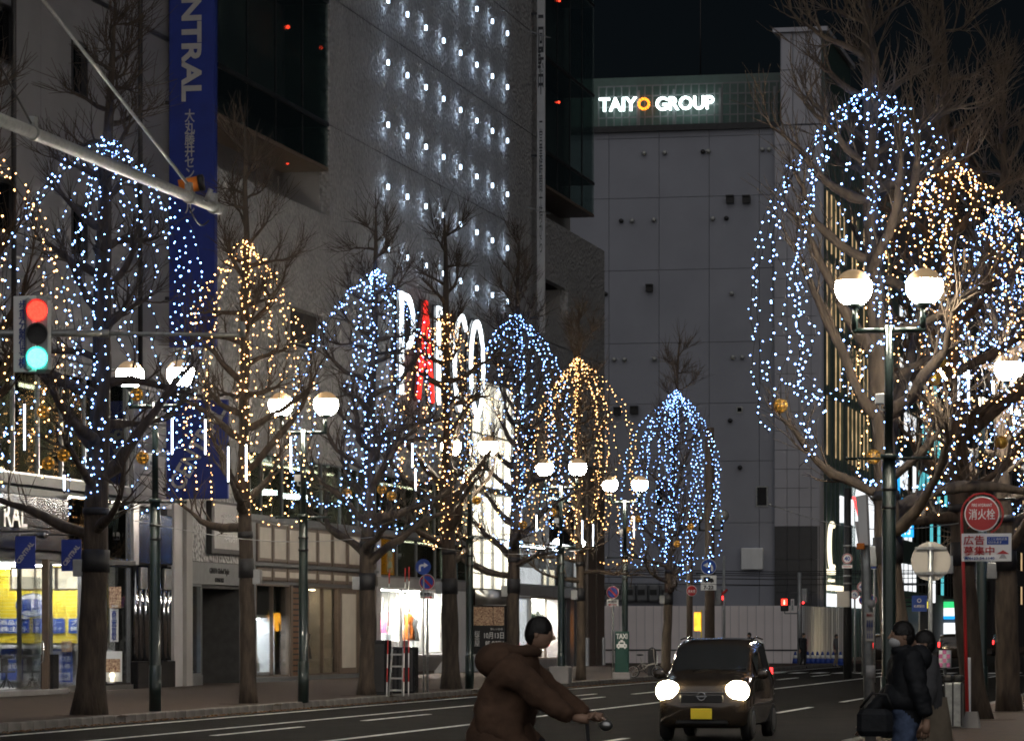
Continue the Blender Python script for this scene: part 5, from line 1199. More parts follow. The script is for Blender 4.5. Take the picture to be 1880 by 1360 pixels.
def round_sign(p, r, label, kind, back=False, face='-y', pole=None, pr=.03, name='road_sign'):
    t = thing(name, label, 'sign', p); y = p.y
    if kind == 'back':
        m = MB(); m.disc((p.x, y, p.z), r, 'y', 40, 0, .012); m.build('disc', 'cream_panel', t)
        for dz in (-.18, .2):
            m = MB(); m.box(p.x - r * .8, p.x + r * .8, y - .03, y - .013, p.z + dz - .02, p.z + dz + .02); m.build('rail', 'galvanised', t)
            m = MB(); m.box(p.x - .05, p.x + .05, y - .12, y - .03, p.z + dz - .025, p.z + dz + .025); m.build('clamp', 'silver', t)
        pole_y = y - .075
    else:
        pole_y = y + .05
    if kind in ('nopark', 'limit', 'turn'):
        m = MB(); m.disc((p.x, y, p.z), r, 'y', 40, 0, .012); m.build('disc', 'sign_red', t)
        m = MB(); m.disc((p.x, y - .013, p.z), r * .80, 'y', 36, 0, .004); m.build('face', 'sign_blue' if kind == 'nopark' else 'sign_white', t)
        m = MB(); m.ring((p.x, y - .012, p.z), r * .985, r * .03, 'y', 36, 4); m.build('rim', 'sign_white', t)
        if kind == 'nopark':
            q = .72 * r; w = .10 * r; m = MB(); m.prism([(p.x - q * .8 - w, p.z + q * .8 - w), (p.x - q * .8 + w, p.z + q * .8 + w), (p.x + q * .8 + w, p.z - q * .8 + w), (p.x + q * .8 - w, p.z - q * .8 - w)], y - .022, y - .017); m.build('slash', 'sign_red', t)
        elif kind == 'limit': text(t, '40', r * 1.1, r * .85, (p.x, y - .02, p.z), 'sign_blue', '-y', bold=.02)
        else: m = MB(); m.ring((p.x - .0, y - .02, p.z - r * .1), r * .3, r * .09, 'y', 12, 6, 0, 0, math.pi); m.prism([(p.x + r * .1, p.z - r * .1), (p.x + r * .5, p.z - r * .1), (p.x + r * .3, p.z - r * .45)], y - .024, y - .018); m.build('arrow', 'sign_blue', t)
    if kind == 'left':
        m = MB(); m.disc((p.x, y, p.z), r, 'y', 40, 0, .012); m.build('disc', 'sign_blue', t); m = MB(); m.ring((p.x, y - .012, p.z), r * .975, r * .03, 'y', 36, 4); m.build('rim', 'sign_white', t)
        pts = [(.62, -.62), (.62, .0), (.52, .25), (.25, .36), (-.12, .36), (-.12, .62), (-.75, .22), (-.12, -.16), (-.12, .08), (.18, .08), (.3, .02), (.34, -.1), (.34, -.62)]
        m = MB(); m.prism([(p.x + a * r * .9, p.z + b * r * .9) for a, b in pts], y - .02, y - .014); m.build('arrow', 'sign_white', t)
    if kind == 'right':
        m = MB(); m.disc((p.x, y, p.z), r, 'y', 40, 0, .012); m.build('disc', 'sign_blue', t)
        pts = [(-.62, -.62), (-.62, .0), (-.52, .25), (-.25, .36), (.12, .36), (.12, .62), (.75, .22), (.12, -.16), (.12, .08), (-.18, .08), (-.3, .02), (-.34, -.1), (-.34, -.62)]
        m = MB(); m.prism([(p.x + a * r * .9, p.z + b * r * .9) for a, b in pts], y - .02, y - .014); m.build('arrow', 'sign_white', t)
    if kind == 'hydrant':
        m = MB(); m.disc((p.x, y, p.z), r, 'y', 40, 0, .014); m.build('disc', 'sign_white', t); m = MB(); m.disc((p.x, y - .015, p.z), r * .94, 'y', 40, 0, .004); m.build('face', 'sign_red', t)
        text(t, '消火栓', r * 1.5, r * .62, (p.x, y - .025, p.z - r * .08), 'sign_white', '-y', bold=.008)
    if pole is not None:
        m = MB(); m.tube([(p.x, pole_y, pole), (p.x, pole_y, p.z + r * .9)], pr, 10); m.build('post', 'galvanised', t)
    return t
def plate(t, p, w, h, lines, dz, arrow=None):
    m = MB(); m.box(p.x - w / 2, p.x + w / 2, p.y - .012, p.y, p.z + dz - h / 2, p.z + dz + h / 2, bev=.004); m.build('plate', 'sign_white', t)
    for s, w2, h2, z, mt in lines: text(t, s, w2, h2, (p.x, p.y - .02, p.z + dz + z), mt, '-y', bold=.01)
    if arrow: m = MB(); z = p.z + dz - h * .28; sg = arrow; m.prism([(p.x - sg * w * .35, z - .012), (p.x + sg * w * .2, z - .012), (p.x + sg * w * .2, z - .04), (p.x + sg * w * .4, z), (p.x + sg * w * .2, z + .04), (p.x + sg * w * .2, z + .012), (p.x - sg * w * .35, z + .012)], p.y - .022, p.y - .014); m.build('arrow', 'sign_red', t)
# no-parking signs
p = W(784, 1068, 92); t = round_sign(p, .205, 'no-parking sign on a thin post beside the ginkgo by the fashion window', 'nopark', pole=0, pr=.032); plate(t, p, .40, .20, [('駐車禁止', .32, .09, .03, 'ink')], -.34, 1)
p = W(777, 1040, 90.6); round_sign(p, .20, 'dull blue round arrow sign above the no-parking sign', 'right', pole=0, pr=.02)
p = W(1125, 1087, 117); t = round_sign(p, .205, 'no-parking sign on a thin post beside the taxi stand sign', 'nopark', pole=0, pr=.032); plate(t, p, .40, .22, [('時間外', .3, .09, .04, 'ink')], -.34, -1)
# taxi stand
p, z = ground(1142, 1247); t = thing('taxi_stand_sign', 'dark green upright taxi stand sign with white taxi picture', 'sign', p)
m = MB(); m.box(p.x - .30, p.x + .30, p.y - .15, p.y + .15, 0, .24, bev=.03); m.build('base', 'concrete', t)
m = MB(); m.box(p.x - .23, p.x + .23, p.y - .05, p.y + .05, .24, 1.58, bev=.015); m.build('panel', 'sign_green', t)
text(t, 'TAXI', .38, .17, (p.x, p.y - .056, 1.42), 'sign_white', '-y', bold=.03)
m = MB(); car2 = [(-.17, -.05), (-.17, .05), (-.12, .07), (-.09, .15), (-.04, .16), (-.04, .2), (.04, .2), (.04, .16), (.09, .15), (.12, .07), (.17, .05), (.17, -.05), (.13, -.05), (.13, -.09), (.08, -.09), (.08, -.05), (-.08, -.05), (-.08, -.09), (-.13, -.09), (-.13, -.05)]
m.prism([(p.x + a, 1.10 + b) for a, b in car2], p.y - .06, p.y - .052); m.build('taxi_picture', 'sign_white', t)
m = MB(); m.box(p.x - .065, p.x + .065, p.y - .066, p.y - .061, 1.17, 1.22); m.box(p.x - .13, p.x - .08, p.y - .066, p.y - .061, 1.09, 1.12); m.box(p.x + .08, p.x + .13, p.y - .066, p.y - .061, 1.09, 1.12); m.build('picture_detail', 'sign_green', t)
# left turn sign with lorry plate on a thick brown pole
g, z = W(1303, 1160, 150), 150; t = thing('utility_pole', 'thick dark brown pole behind the left-turn sign', 'pole', (g.x, g.y, -.15)); m = MB(); m.tube([(g.x, g.y, -.2), (g.x, g.y, Zy(785, 150))], [.22, .19], 16); m.build('post', 'brown_frame', t); m = MB(); m.tube([(g.x, g.y, 4.0), (g.x, g.y, 4.3)], .225, 16); m.build('band', 'black_wrap', t)
p = W(1301, 1040, 148); round_sign(p, .33, 'blue round sign with white left-turn arrow', 'left', name='road_sign'); 
t2 = thing('lorry_plate', 'white plate with a black lorry and hours under the left-turn sign', 'sign', (p.x, p.y, p.z - .65))
m = MB(); m.box(p.x - .33, p.x + .33, p.y - .012, p.y, p.z - .72, p.z - .36, bev=.005); m.box(p.x - .33, p.x + .33, p.y - .012, p.y, p.z - .98, p.z - .74, bev=.005); m.build('plate', 'sign_white', t2)
m = MB(); m.prism([(p.x + a, p.z - .56 + b) for a, b in ((-.22, -.08), (-.22, .13), (.06, .13), (.06, .08), (.16, .08), (.22, .0), (.22, -.08), (.16, -.08), (.12, -.12), (.08, -.08), (-.08, -.08), (-.12, -.12), (-.16, -.08))], p.y - .02, p.y - .013); m.build('lorry_picture', 'ink', t2)
text(t2, '7-22', .42, .16, (p.x, p.y - .02, p.z - .86), 'ink', '-y', bold=.02)
m = MB(); m.box(p.x - .06, p.x + .06, p.y + .001, g.y - .1, p.z - .1, p.z + .02); m.build('bracket', 'galvanised', t2)
g = W(1266, 1160, 147); t = thing('utility_pole', 'slimmer brown pole behind the small fire hydrant sign', 'pole', (g.x, g.y, -.15)); m = MB(); m.tube([(g.x, g.y, -.2), (g.x, g.y, Zy(930, 147))], .13, 12); m.build('post', 'brown_frame', t)
p = W(1270, 1084, 146.5); round_sign(p, .22, 'small red round fire hydrant sign on the brown pole', 'hydrant', name='hydrant_sign')
p = W(1280, 1140, 140); t = thing('lit_work_sign', 'small orange lit sign at the foot of the brown pole', 'sign', (p.x, p.y, 0)); m = MB(); m.box(p.x - .13, p.x + .13, p.y, p.y + .1, p.z - .38, p.z + .36, bev=.02); m.build('panel', 'amber_lit', t); m = MB(); m.tube([(p.x + .16, p.y + .05, -.15), (p.x + .16, p.y + .05, p.z + .45)], .025, 8); m.build('post', 'yellow_slat', t)
# pedestrian signals and their poles
def ped_signal(x, y, z, label, px):
    p = W(x, y, z); t = thing('pedestrian_signal', label, 'traffic light', p); m = MB(); m.box(p.x - .18, p.x + .18, p.y, p.y + .2, p.z - .4, p.z + .22, bev=.03); m.build('housing', 'dark_metal', t)
    m = MB(); m.box(p.x - .14, p.x + .14, p.y - .02, p.y, p.z - .11, p.z + .18, bev=.005); m.build('lens', 'signal_red', t)
    m = MB(); m.tube([(p.x, p.y - .021, p.z - .08), (p.x, p.y - .021, p.z + .06)], .035, 8); m.sph((p.x, p.y - .021, p.z + .1), .032, 8, 6); m.build('figure', 'cream_lit', t)
    m = MB(); m.box(p.x - .13, p.x + .13, p.y - .02, p.y, p.z - .37, p.z - .15); m.build('lens', 'dark_interior', t)
    g = W(px, 1160, z); m = MB(); m.tube([(g.x, g.y + .1, -.15), (g.x, g.y + .1, Zy(1050, z))], .10, 12); m.build('post', 'grey_steel', t); m = MB(); m.tube([(p.x, p.y + .1, p.z - .5), (g.x, g.y + .1, p.z - .5)], .03, 8); m.tube([(p.x, p.y + .1, p.z - .5), (p.x, p.y + .1, p.z - .38)], .03, 8); m.build('arm', 'grey_steel', t)
    return t, p, g
t, p, g = ped_signal(1440, 1106, 168, 'red pedestrian light on a grey post before the hoarding', 1467)
m = MB(); m.box(p.x + .30, p.x + .46, p.y + .05, p.y + .08, p.z - .42, p.z + .18); m.build('character_plate', 'sign_white', t); text(t, '歩行者用', .09, .5, (p.x + .38, p.y + .04, p.z - .12), 'ink', '-y', vertical=True)
m = MB(); m.box(g.x + .1, g.x + .4, g.y + .0, g.y + .3, Zy(1106, 168), Zy(1080, 168), bev=.04); m.build('side_signal', 'grey_steel', t)
m = MB(); m.disc((g.x + .2, g.y - .02, Zy(1106, 168)), .05, 'y', 12, 0, .02); m.build('side_lens', 'tail_red', t)
p = W(1323, 1096, 150); t = thing('side_signal', 'grey signal seen from the side with a red glow beside the brown pole', 'traffic light', (p.x, p.y, -.15))
m = MB(); m.box(p.x - .25, p.x + .05, p.y, p.y + .3, p.z - .35, p.z + .35, bev=.05); m.build('housing', 'grey_steel', t)
m = MB(); m.prism([(p.x + .05, p.z + .05), (p.x + .28, p.z + .3), (p.x + .24, p.z + .36), (p.x + .05, p.z + .2)], p.y + .02, p.y + .28); m.build('visor', 'sign_red', t); m = MB(); m.box(p.x + .05, p.x + .09, p.y + .04, p.y + .26, p.z - .1, p.z + .06); m.build('lens', 'tail_red', t)
m = MB(); m.tube([(p.x + .12, p.y + .15, -.15), (p.x + .12, p.y + .15, Zy(1020, 150))], .06, 10); m.build('post', 'grey_steel', t)
# signal pole beside the crossing, on the camera side, signal seen from the side
g, z = W(1600, 1160, 46), 46; t = thing('signal_pole', 'worn grey signal pole with stickers beside the walking person', 'pole', (g.x, g.y, -.15))
m = MB(); m.tube([(g.x, g.y, -.2), W(1592, 1150, 46), W(1590, 1050, 46), W(1588, 1000, 46)], [.075, .068, .065, .06], 14); m.build('post', 'galvanised', t)
q = W(1598, 1150, 45.9); m = MB(); m.box(q.x - .055, q.x + .055, q.y - .075, q.y - .06, q.z - .19, q.z + .19, bev=.01); m.build('notice_plate', 'cream_panel', t)
text(t, '押ボタン', .08, .04, (q.x, q.y - .082, q.z + .15), 'sign_red', '-y')
for k in range(3): text(t, 'お願いします'[:5], .022, .24, (q.x - .03 + k * .03, q.y - .082, q.z - .03), 'ink_blue', '-y', vertical=True)
for y, hh in ((1108, .05), (1232, .08)):
    q = W(1596, y, 46); m = MB(); m.tube([(q.x, q.y, q.z - hh), (q.x, q.y, q.z + hh)], .0735 if y < 1200 else .076, 14); m.build('sticker', 'central_letter', t)
q = W(1586, 960, 46); t = thing('traffic_signal', 'pale signal housing seen from the side with red edge on the worn pole', 'traffic light', q)
m = MB(); m.prism([(W(x, y, 46).x, W(x, y, 46).z) for x, y in ((1572, 912), (1592, 908), (1596, 1000), (1580, 1002), (1577, 950))], q.y - .14, q.y + .14); m.build('housing', 'sign_white', t)
m = MB(); m.prism([(W(x, y, 46).x, W(x, y, 46).z) for x, y in ((1566, 912), (1569, 912), (1579, 946), (1577, 950))], q.y - .12, q.y + .12); m.build('red_lens', 'tail_red', t)
m = MB(); m.prism([(W(x, y, 46).x, W(x, y, 46).z) for x, y in ((1570, 957), (1577, 957), (1580, 1000), (1577, 1000))], q.y - .1, q.y + .1); m.build('lower_visor', 'sign_white', t)
q = W(1580, 1001, 45.8); m = MB(); m.box(q.x - .05, q.x + .05, q.y - .05, q.y + .05, q.z - .05, q.z + .03, bev=.01); tag(m.build('button_box', 'orange_paint', loc=tuple(q)), 'small orange mesh box under the pale side signal', 'box')
# round sign back on a post and speed limit cluster
p = W(1709, 1030, 54); round_sign(p, .30, 'round sign seen from the back on a grey post by the pedestrians', 'back', pole=-.02, pr=.036)
g = W(1556, 1160, 130); t = thing('utility_pole', 'black utility pole carrying the speed limit sign and a pale box', 'pole', (g.x, g.y, 0)); m = MB(); m.tube([(g.x, g.y, -.15), (g.x, g.y, Zy(896, 130))], [.16, .13], 14); m.build('post', 'black', t)
m = MB(); m.box(g.x - .35, g.x + .12, g.y - .4, g.y - .16, Zy(1114, 130), Zy(1085, 130), bev=.02); m.build('control_box', 'cream_panel', t)
for y in (1003, 1020, 1036, 1058, 1072):
    m = MB(); m.tube([(g.x, g.y, Zy(y, 130)), (g.x, g.y, Zy(y, 130) + .06)], .165, 12); m.build('strap', 'galvanised', t)
p = W(1555.5, 1025, 129.6); t = round_sign(p, .19, 'red-rimmed speed limit sign on the black utility pole', 'limit'); plate(t, p, .38, .12, [('------', .28, .03, 0, 'sign_red')], -.29)
for x, y, z, r, k, l in ((1583, 1077, 140, .20, 'limit', 'red-rimmed round sign beside the worn pole'), (1569, 1091, 150, .19, 'turn', 'small round no-turn sign behind the black utility pole'), (1587, 1101, 139, .22, 'nopark', 'no-parking sign partly behind the worn pole'), (1600, 1101, 139.5, .22, 'nopark', 'second no-parking sign overlapping the first behind the worn pole'), (1605, 1022, 120, .42, 'left', 'large blue arrow sign behind the worn pole')):
    p = W(x, y, z); 
    round_sign(p, r, l, k, pole=-.15, pr=.04)
# fire hydrant sign with advertisement
p = W(1803, 943, 60); t = thing('hydrant_sign', 'red fire hydrant sign in a red hoop with an advertising board below', 'sign', (W(1772, 1160, 60).x, W(1772, 1160, 60).y, 0))
R = .295; m = MB(); m.disc((p.x, p.y, p.z), R, 'y', 48, 0, .014); m.build('disc', 'sign_white', t); m = MB(); m.disc((p.x, p.y - .016, p.z), R * .94, 'y', 48, 0, .004); m.build('face', 'sign_red', t)
text(t, 'FIRE HYDRANT', R * 1.15, R * .17, (p.x, p.y - .026, p.z + R * .50), 'sign_white', '-y', bold=.01); text(t, '消火栓', R * 1.5, R * .62, (p.x, p.y - .026, p.z - R * .02), 'sign_white', '-y', bold=.006)
hx = W(1765, 950, 60).x; rad = p.x - hx + .005
m = MB(); pts = [(W(1776, 1302, 60).x, p.y + .03, -.02), (W(1770, 1110, 60).x, p.y + .03, Zy(1110, 60)), (hx, p.y + .03, p.z - .2)]
for k in range(0, 19): a = math.radians(180 - 245 * k / 18); pts.append((p.x + rad * math.cos(a), p.y + .03, p.z + rad * math.sin(a)))
m.tube(pts, [.032, .03, .026] + [.018] * 19, 10); m.build('hoop_post', 'sign_red', t)
for a in (45, 135, 225):
    a = math.radians(a); m = MB(); m.tube([(p.x + R * .9 * math.cos(a), p.y + .03, p.z + R * .9 * math.sin(a)), (p.x + rad * math.cos(a), p.y + .03, p.z + rad * math.sin(a))], .01, 6); m.build('spoke', 'sign_red', t)
b0, b1 = W(1765, 1030, 60), W(1858, 979, 60); y = p.y - .03
m = MB(); m.box(b0.x, b1.x, y, y + .03, b0.z, b1.z, bev=.008); m.build('board', 'sign_white', t); cx_, w_ = (b0.x + b1.x) / 2, b1.x - b0.x; h_ = b1.z - b0.z; U = lambda u, v: (b0.x + w_ * u, y - .012, b0.z + h_ * v)
text(t, '広告', w_ * .42, h_ * .34, U(.25, .76), 'sign_red', '-y', bold=.012); text(t, '募集中', w_ * .62, h_ * .32, U(.35, .38), 'sign_red', '-y', bold=.012); text(t, '☎0123-24-1140', w_ * .62, h_ * .13, U(.35, .11), 'ink_blue', '-y', bold=.02)
m = MB(); m.box(U(.51, 0)[0], U(.94, 0)[0], y - .008, y - .001, U(0, .6)[2], U(0, .88)[2]); m.build('blue_patch', 'sign_blue', t); text(t, 'ここに自社広告', w_ * .38, h_ * .09, U(.725, .80), 'sign_white', '-y'); text(t, '付けれます', w_ * .27, h_ * .09, U(.67, .68), 'sign_white', '-y')
m = MB(); m.prism([(U(.70, 0)[0], U(0, .26)[2]), (U(.96, 0)[0], U(0, .26)[2]), (U(.83, 0)[0], U(0, .40)[2])], y - .008, y - .001); m.build('bird_mark', 'sign_red', t)
m = MB(); m.prism([(U(.75, 0)[0], U(0, .1)[2]), (U(.91, 0)[0], U(0, .1)[2]), (U(.86, 0)[0], U(0, .24)[2]), (U(.80, 0)[0], U(0, .24)[2])], y - .008, y - .001); m.build('bird_mark', 'central_letter', t)
# litter bin and concrete foot block on the pavement
p = W(1752, 1160, 57); t = thing('litter_bin', 'metal litter bin with black lids on the pavement', 'bin', (p.x, p.y, 0))
m = MB(); m.box(p.x - .15, p.x + .14, p.y - .2, p.y + .2, .03, .74, bev=.02); m.build('body', 'galvanised', t); 
for dx in (-.14, -.005, .13): m = MB(); m.box(p.x + dx - .012, p.x + dx + .012, p.y - .215, p.y - .2, .05, .74); m.build('rib', 'dark_metal', t)
m = MB(); m.box(p.x - .16, p.x - .01, p.y - .21, p.y + .21, .745, .86, bev=.03); m.box(p.x + .0, p.x + .15, p.y - .21, p.y + .21, .745, .86, bev=.03); m.build('lid', 'black', t)
p = W(1783, 1160, 57.5); m = MB(); m.prism([(p.x - .15, 0), (p.x + .15, 0), (p.x + .10, .26), (p.x - .08, .26)], p.y - .15, p.y + .15); tag(m.build('concrete_block', 'concrete', loc=(p.x, p.y, 0)), 'sloped concrete foot block beside the litter bin', 'block')
p = W(1779, 1160, 60.5); m = MB(); m.box(p.x - .03, p.x + .03, p.y - .03, p.y + .03, 0, 1.12, bev=.005); tag(m.build('marker_post', 'sign_white', loc=(p.x, p.y, 0)), 'slim white marker post behind the hydrant sign post', 'post')
p = W(1735, 1160, 110); t = thing('chequered_barrel', 'pink and white chequered barrier drum in the distance', 'barrel', (p.x, p.y, 0))
m = MB(); m.tube([(p.x, p.y, Zy(1225, 110)), (p.x, p.y, Zy(1193, 110))], .19, 16); m.build('drum', 'sign_white', t)
for r in range(4):
    for c in range(3):
        if (r + c) % 2: continue
        zz = Zy(1224 - 8 * r, 110); m = MB(); m.box(p.x - .17 + c * .115, p.x - .06 + c * .115, p.y - .205, p.y - .19, zz, zz + .13); m.build('check', 'pink', t)
m = MB(); m.tube([(p.x, p.y, 0), (p.x, p.y, .5)], .05, 8); m.build('foot', 'dark_metal', t)
# black cabinets, ladder and measuring poles by the kerb
p, z = ground(697, 1276); t = thing('utility_cabinet', 'black street cabinet beside the leaning ginkgo trunk', 'cabinet', (p.x, p.y, 0))
m = MB(); m.box(p.x - .18, p.x + .18, p.y - .15, p.y + .5, 0, 1.36, bev=.02); m.build('body', 'granite_black', t); m = MB(); m.box(p.x - .14, p.x + .14, p.y - .165, p.y - .152, .1, 1.26); m.build('door', 'black', t)
p, z = ground(740, 1272); t = thing('utility_cabinet', 'black ribbed street cabinet behind the ladder', 'cabinet', (p.x, p.y, 0))
m = MB(); m.box(p.x - .3, p.x + .3, p.y, p.y + .45, 0, 1.18, bev=.03); m.build('body', 'granite_black', t)
for k in range(4): m = MB(); m.box(p.x - .24 + k * .14, p.x - .18 + k * .14, p.y - .03, p.y, .05, 1.1); m.build('rib', 'black', t)
p, z = ground(728, 1277); t = thing('step_ladder', 'short aluminium ladder leaning on the black cabinet', 'ladder', (p.x, p.y, 0))
for dx in (-.17, .17): m = MB(); m.tube([(p.x + dx, p.y - .1, 0), (p.x + dx * .8, p.y + .12, 1.15)], .022, 6); m.build('rail', 'galvanised', t)
for k in range(4): m = MB(); zz = .12 + k * .29; m.box(p.x - .17, p.x + .17, p.y - .12 + .19 * zz, p.y - .06 + .19 * zz, zz, zz + .04); m.build('rung', 'galvanised', t)
for x0, x1, yt, l in ((710, 715, 1045, 'nearest the ginkgo trunk'.replace('nearest', 'next to')), (741, 744, 1042, 'standing tallest beside the ladder'), (750, 751, 1040, 'against the ribbed cabinet')):
    a = W(x0, 1276, 86); a.z = 0; b = W(x1, yt, 86); t = thing('striped_pole', 'slim red and white pole ' + l, 'pole', a, group='striped poles leaning by the cabinets'); n = 9
    for k in range(n): m = MB(); m.tube([a.lerp(b, k / n), a.lerp(b, (k + 1) / n)], .013, 6, cap=(k in (0, n - 1))); m.build('band', 'sign_red' if k in (1, 3, 5, 8) else 'sign_white', t)
# planter block, folding bicycle stand, grey bollard
p, z = ground(1029, 1254); m = MB(); m.box(p.x - .30, p.x + .30, p.y - .3, p.y + .3, 0, .52, bev=.03); tag(m.build('planter_box', 'concrete', loc=(p.x, p.y, 0)), 'square grey planter block at the foot of the street lamp', 'planter')
p, z = ground(1197, 1240); t = thing('bollard', 'dark rounded flat-topped board behind the folding bicycle', 'bollard', (p.x, p.y, 0)); m = MB(); m.prism([(p.x - .15, 0), (p.x + .15, 0), (p.x + .15, .85), (p.x + .1, .97), (p.x, 1.02), (p.x - .1, .97), (p.x - .15, .85)], p.y, p.y + .08); m.build('board', 'dark_metal', t); m = MB(); m.tube([(p.x + .19, p.y, 0), (p.x + .19, p.y, .8)], .015, 6); m.build('rod', 'galvanised', t)
# thin guy wires between the trees
for i, (x0, y0, x1, y1, z0, z1) in enumerate(((245, 955, 690, 985, 67, 87), (690, 985, 1065, 1010, 87, 112), (460, 605, 690, 625, 76, 87), (1410, 925, 1760, 960, 60, 58))):
    a, b = W(x0, y0, z0), W(x1, y1, z1); m = MB(); pts = [a.lerp(b, k / 8) - Vector((0, 0, .25 * math.sin(math.pi * k / 8))) for k in range(9)]; m.tube(pts, .008, 4)
    tag(m.build('supply_cable', 'grey_steel', loc=tuple(a)), 'thin cable slung between ' + ('the trunks before the doorway', 'the trunks before the bright shops', 'two crowns before the embossed wall', 'the office block side and the large ginkgo')[i], 'cable')
# ================================================================ the small car
pm('car_window', (.02, .022, .024), .04, var=.05, spec=.6); pm('rim_silver', (.45, .45, .46), .3, metal=.9)
ST = [(0, .32, .54, .62, .46, .68), (.04, .25, .63, .74, .54, .80), (.14, .20, .69, .84, .60, .92), (.42, .19, .725, .92, .62, 1.0), (.72, .19, .735, .96, .62, 1.06), (.95, .19, .735, .97, .615, 1.24), (1.35, .19, .735, .98, .60, 1.50), (1.6, .19, .735, .98, .59, 1.58), (2.2, .19, .735, .98, .585, 1.605), (2.9, .19, .73, .98, .575, 1.58), (3.25, .20, .71, .97, .54, 1.48), (3.36, .24, .68, .95, .52, 1.22), (3.4, .32, .62, .9, .5, 1.0)]
def stat(y):
    for a, b in zip(ST[:-1], ST[1:]):
        if a[0] <= y <= b[0]: f = (y - a[0]) / (b[0] - a[0]); return [a[i] + (b[i] - a[i]) * f for i in range(6)]
def make_car(label):
    t = thing('small_car', label, 'car', (0, 0, 0)); m = MB(); rings = []
    ys = sorted({s[0] for s in ST} | {.08, .28, .57, .84, 1.15, 1.9, 2.55, 3.1})
    for y in ys:
        _, z0, wb, zb, wr, zr = stat(y)
        h = [(0, z0), (wb * .8, z0), (wb * .97, z0 + .07), (wb, z0 + (zb - z0) * .5), (wb * .99, zb - .05), (wb * .975, zb), (wb * .95 + (wr - wb * .95) * .5, zb + (zr - .06 - zb) * .5), (wr, zr - .06), (wr * .9, zr - .02), (wr * .6, zr), (0, zr + .008)]
        rings.append([(x, y, z) for x, z in h] + [(-x, y, z) for x, z in h[-2:0:-1]])
    n = len(rings[0]); V = [p for r in rings for p in r]; Fs = []
    for i in range(len(rings) - 1):
        for k in range(n): Fs.append((i * n + k, i * n + (k + 1) % n, (i + 1) * n + (k + 1) % n, (i + 1) * n + k))
    Fs += [tuple(range(n)), tuple(range((len(rings) - 1) * n, len(rings) * n))[::-1]]
    m.add(V, Fs, 0, True); bd = m.build('body', 'car_paint', t, wld=False)
    m = MB(); yy = [.77, .95, 1.15, 1.34]; V = []
    for y in yy:
        _, z0, wb, zb, wr, zr = stat(y)
        for u in (-.97, -.6, -.3, 0, .3, .6, .97): V.append((u * wr, y - .012, zr + .014 - (.05 if abs(u) > .9 else 0)))
    m.add(V, [(i * 7 + k, i * 7 + k + 1, i * 7 + 8 + k, i * 7 + 7 + k) for i in range(3) for k in range(6)], 0, True); m.build('windscreen', 'car_window', t, wld=False)
    for sg in (-1, 1):
        for ya, yb in ((1.18, 1.95), (2.0, 2.72)):
            m = MB(); V = []
            for y in (ya, yb):
                _, z0, wb, zb, wr, zr = stat(y)
                for f in (.08, .88): V.append((sg * (wb * .975 + (wr - wb * .975) * f + .012), y, zb + (zr - .06 - zb) * f))
            m.add(V, [(0, 1, 3, 2)]); m.build('side_window', 'car_window', t, wld=False)
        m = MB(); m.sph((.55 * sg, .09, .78), (.19, .11, .165), 18, 12); m.build('headlight', 'headlight_lit', t, wld=False)
        m = MB(); m.sph((.55 * sg, .15, .78), (.205, .11, .185), 16, 10); m.build('headlight_case', 'chrome', t, wld=False)
        m = MB(); m.sph((.5 * sg, .04, .40), (.06, .03, .05), 12, 8); m.build('fog_lamp', 'silver', t, wld=False)
        m = MB(); m.sph((.83 * sg, .98, 1.04), (.10, .06, .085), 12, 8); m.tube([(.72 * sg, 1.0, .99), (.80 * sg, .99, 1.0)], .03, 6); m.build('mirror', 'car_paint', t, wld=False)
        m = MB(); m.box(.56 * sg, .66 * sg, 3.37, 3.42, .82, 1.12, bev=.01); m.build('tail_light', 'tail_red', t, wld=False)
        m = MB(); m.tube([(.57 * sg, 1.5, 1.585), (.56 * sg, 2.2, 1.62), (.55 * sg, 2.95, 1.585)], .012, 6); m.build('roof_rail', 'chrome', t, wld=False)
        for y in (.60, 2.98):
            w = MB(); w.tube([(.56 * sg, y, .285), (.70 * sg, y, .285)], [.28, .285], 24); w.tube([(.70 * sg, y, .285), (.735 * sg, y, .285)], [.285, .25], 24); wo = w.build('wheel', 'rubber', t, wld=False)
            w = MB(); w.tube([(.728 * sg, y, .285), (.742 * sg, y, .285)], [.19, .17], 20); w.build('rim', 'rim_silver', wo, wld=False)
    m = MB(); m.box(-.34, .34, -.012, .03, .60, .72, bev=.01); m.build('grille', 'car_trim', t, wld=False)
    m = MB(); m.box(-.42, .42, .0, .06, .26, .36, bev=.02); m.build('lower_intake', 'car_trim', t, wld=False)
    m = MB(); m.ring((0, -.022, .70), .062, .009, 'y', 24, 5); m.box(-.085, .085, -.03, -.016, .69, .71); m.build('emblem', 'chrome', t, wld=False)
    m = MB(); m.box(-.62, .62, -.005, .05, .755, .765); m.build('bonnet_edge', 'chrome', t, wld=False)
    m = MB(); m.box(-.165, .165, -.04, -.02, .345, .51, bev=.005); m.build('number_plate', 'plate_yellow', t, wld=False)
    m = MB(); m.box(-.10, .10, 1.28, 1.30, 1.36, 1.42); m.build('mirror_inside', 'black', t, wld=False)
    for x in (-.25, .2): m = MB(); m.tube([(x, .74, 1.085), (x + .38, .80, 1.135)], .008, 5); m.build('wiper', 'black', t, wld=False)
    return t
car = make_car('small dark car with both headlights on driving along the road'); p = W(1288, 1160, 55.3); car.location = (p.x, p.y, -.15)
c2 = copy_tree(car); p = W(1612, 1160, 196); c2.location = (p.x, p.y, -.15); c2.rotation_euler = (0, 0, math.radians(192)); c2['label'] = 'distant car with red tail lights beyond the speed limit sign'
c3 = copy_tree(car); p = W(1752, 1160, 210); c3.location = (p.x, p.y, -.15); c3.rotation_euler = (0, 0, math.radians(180)); c3['label'] = 'distant car with red tail lights in front of the striped store'
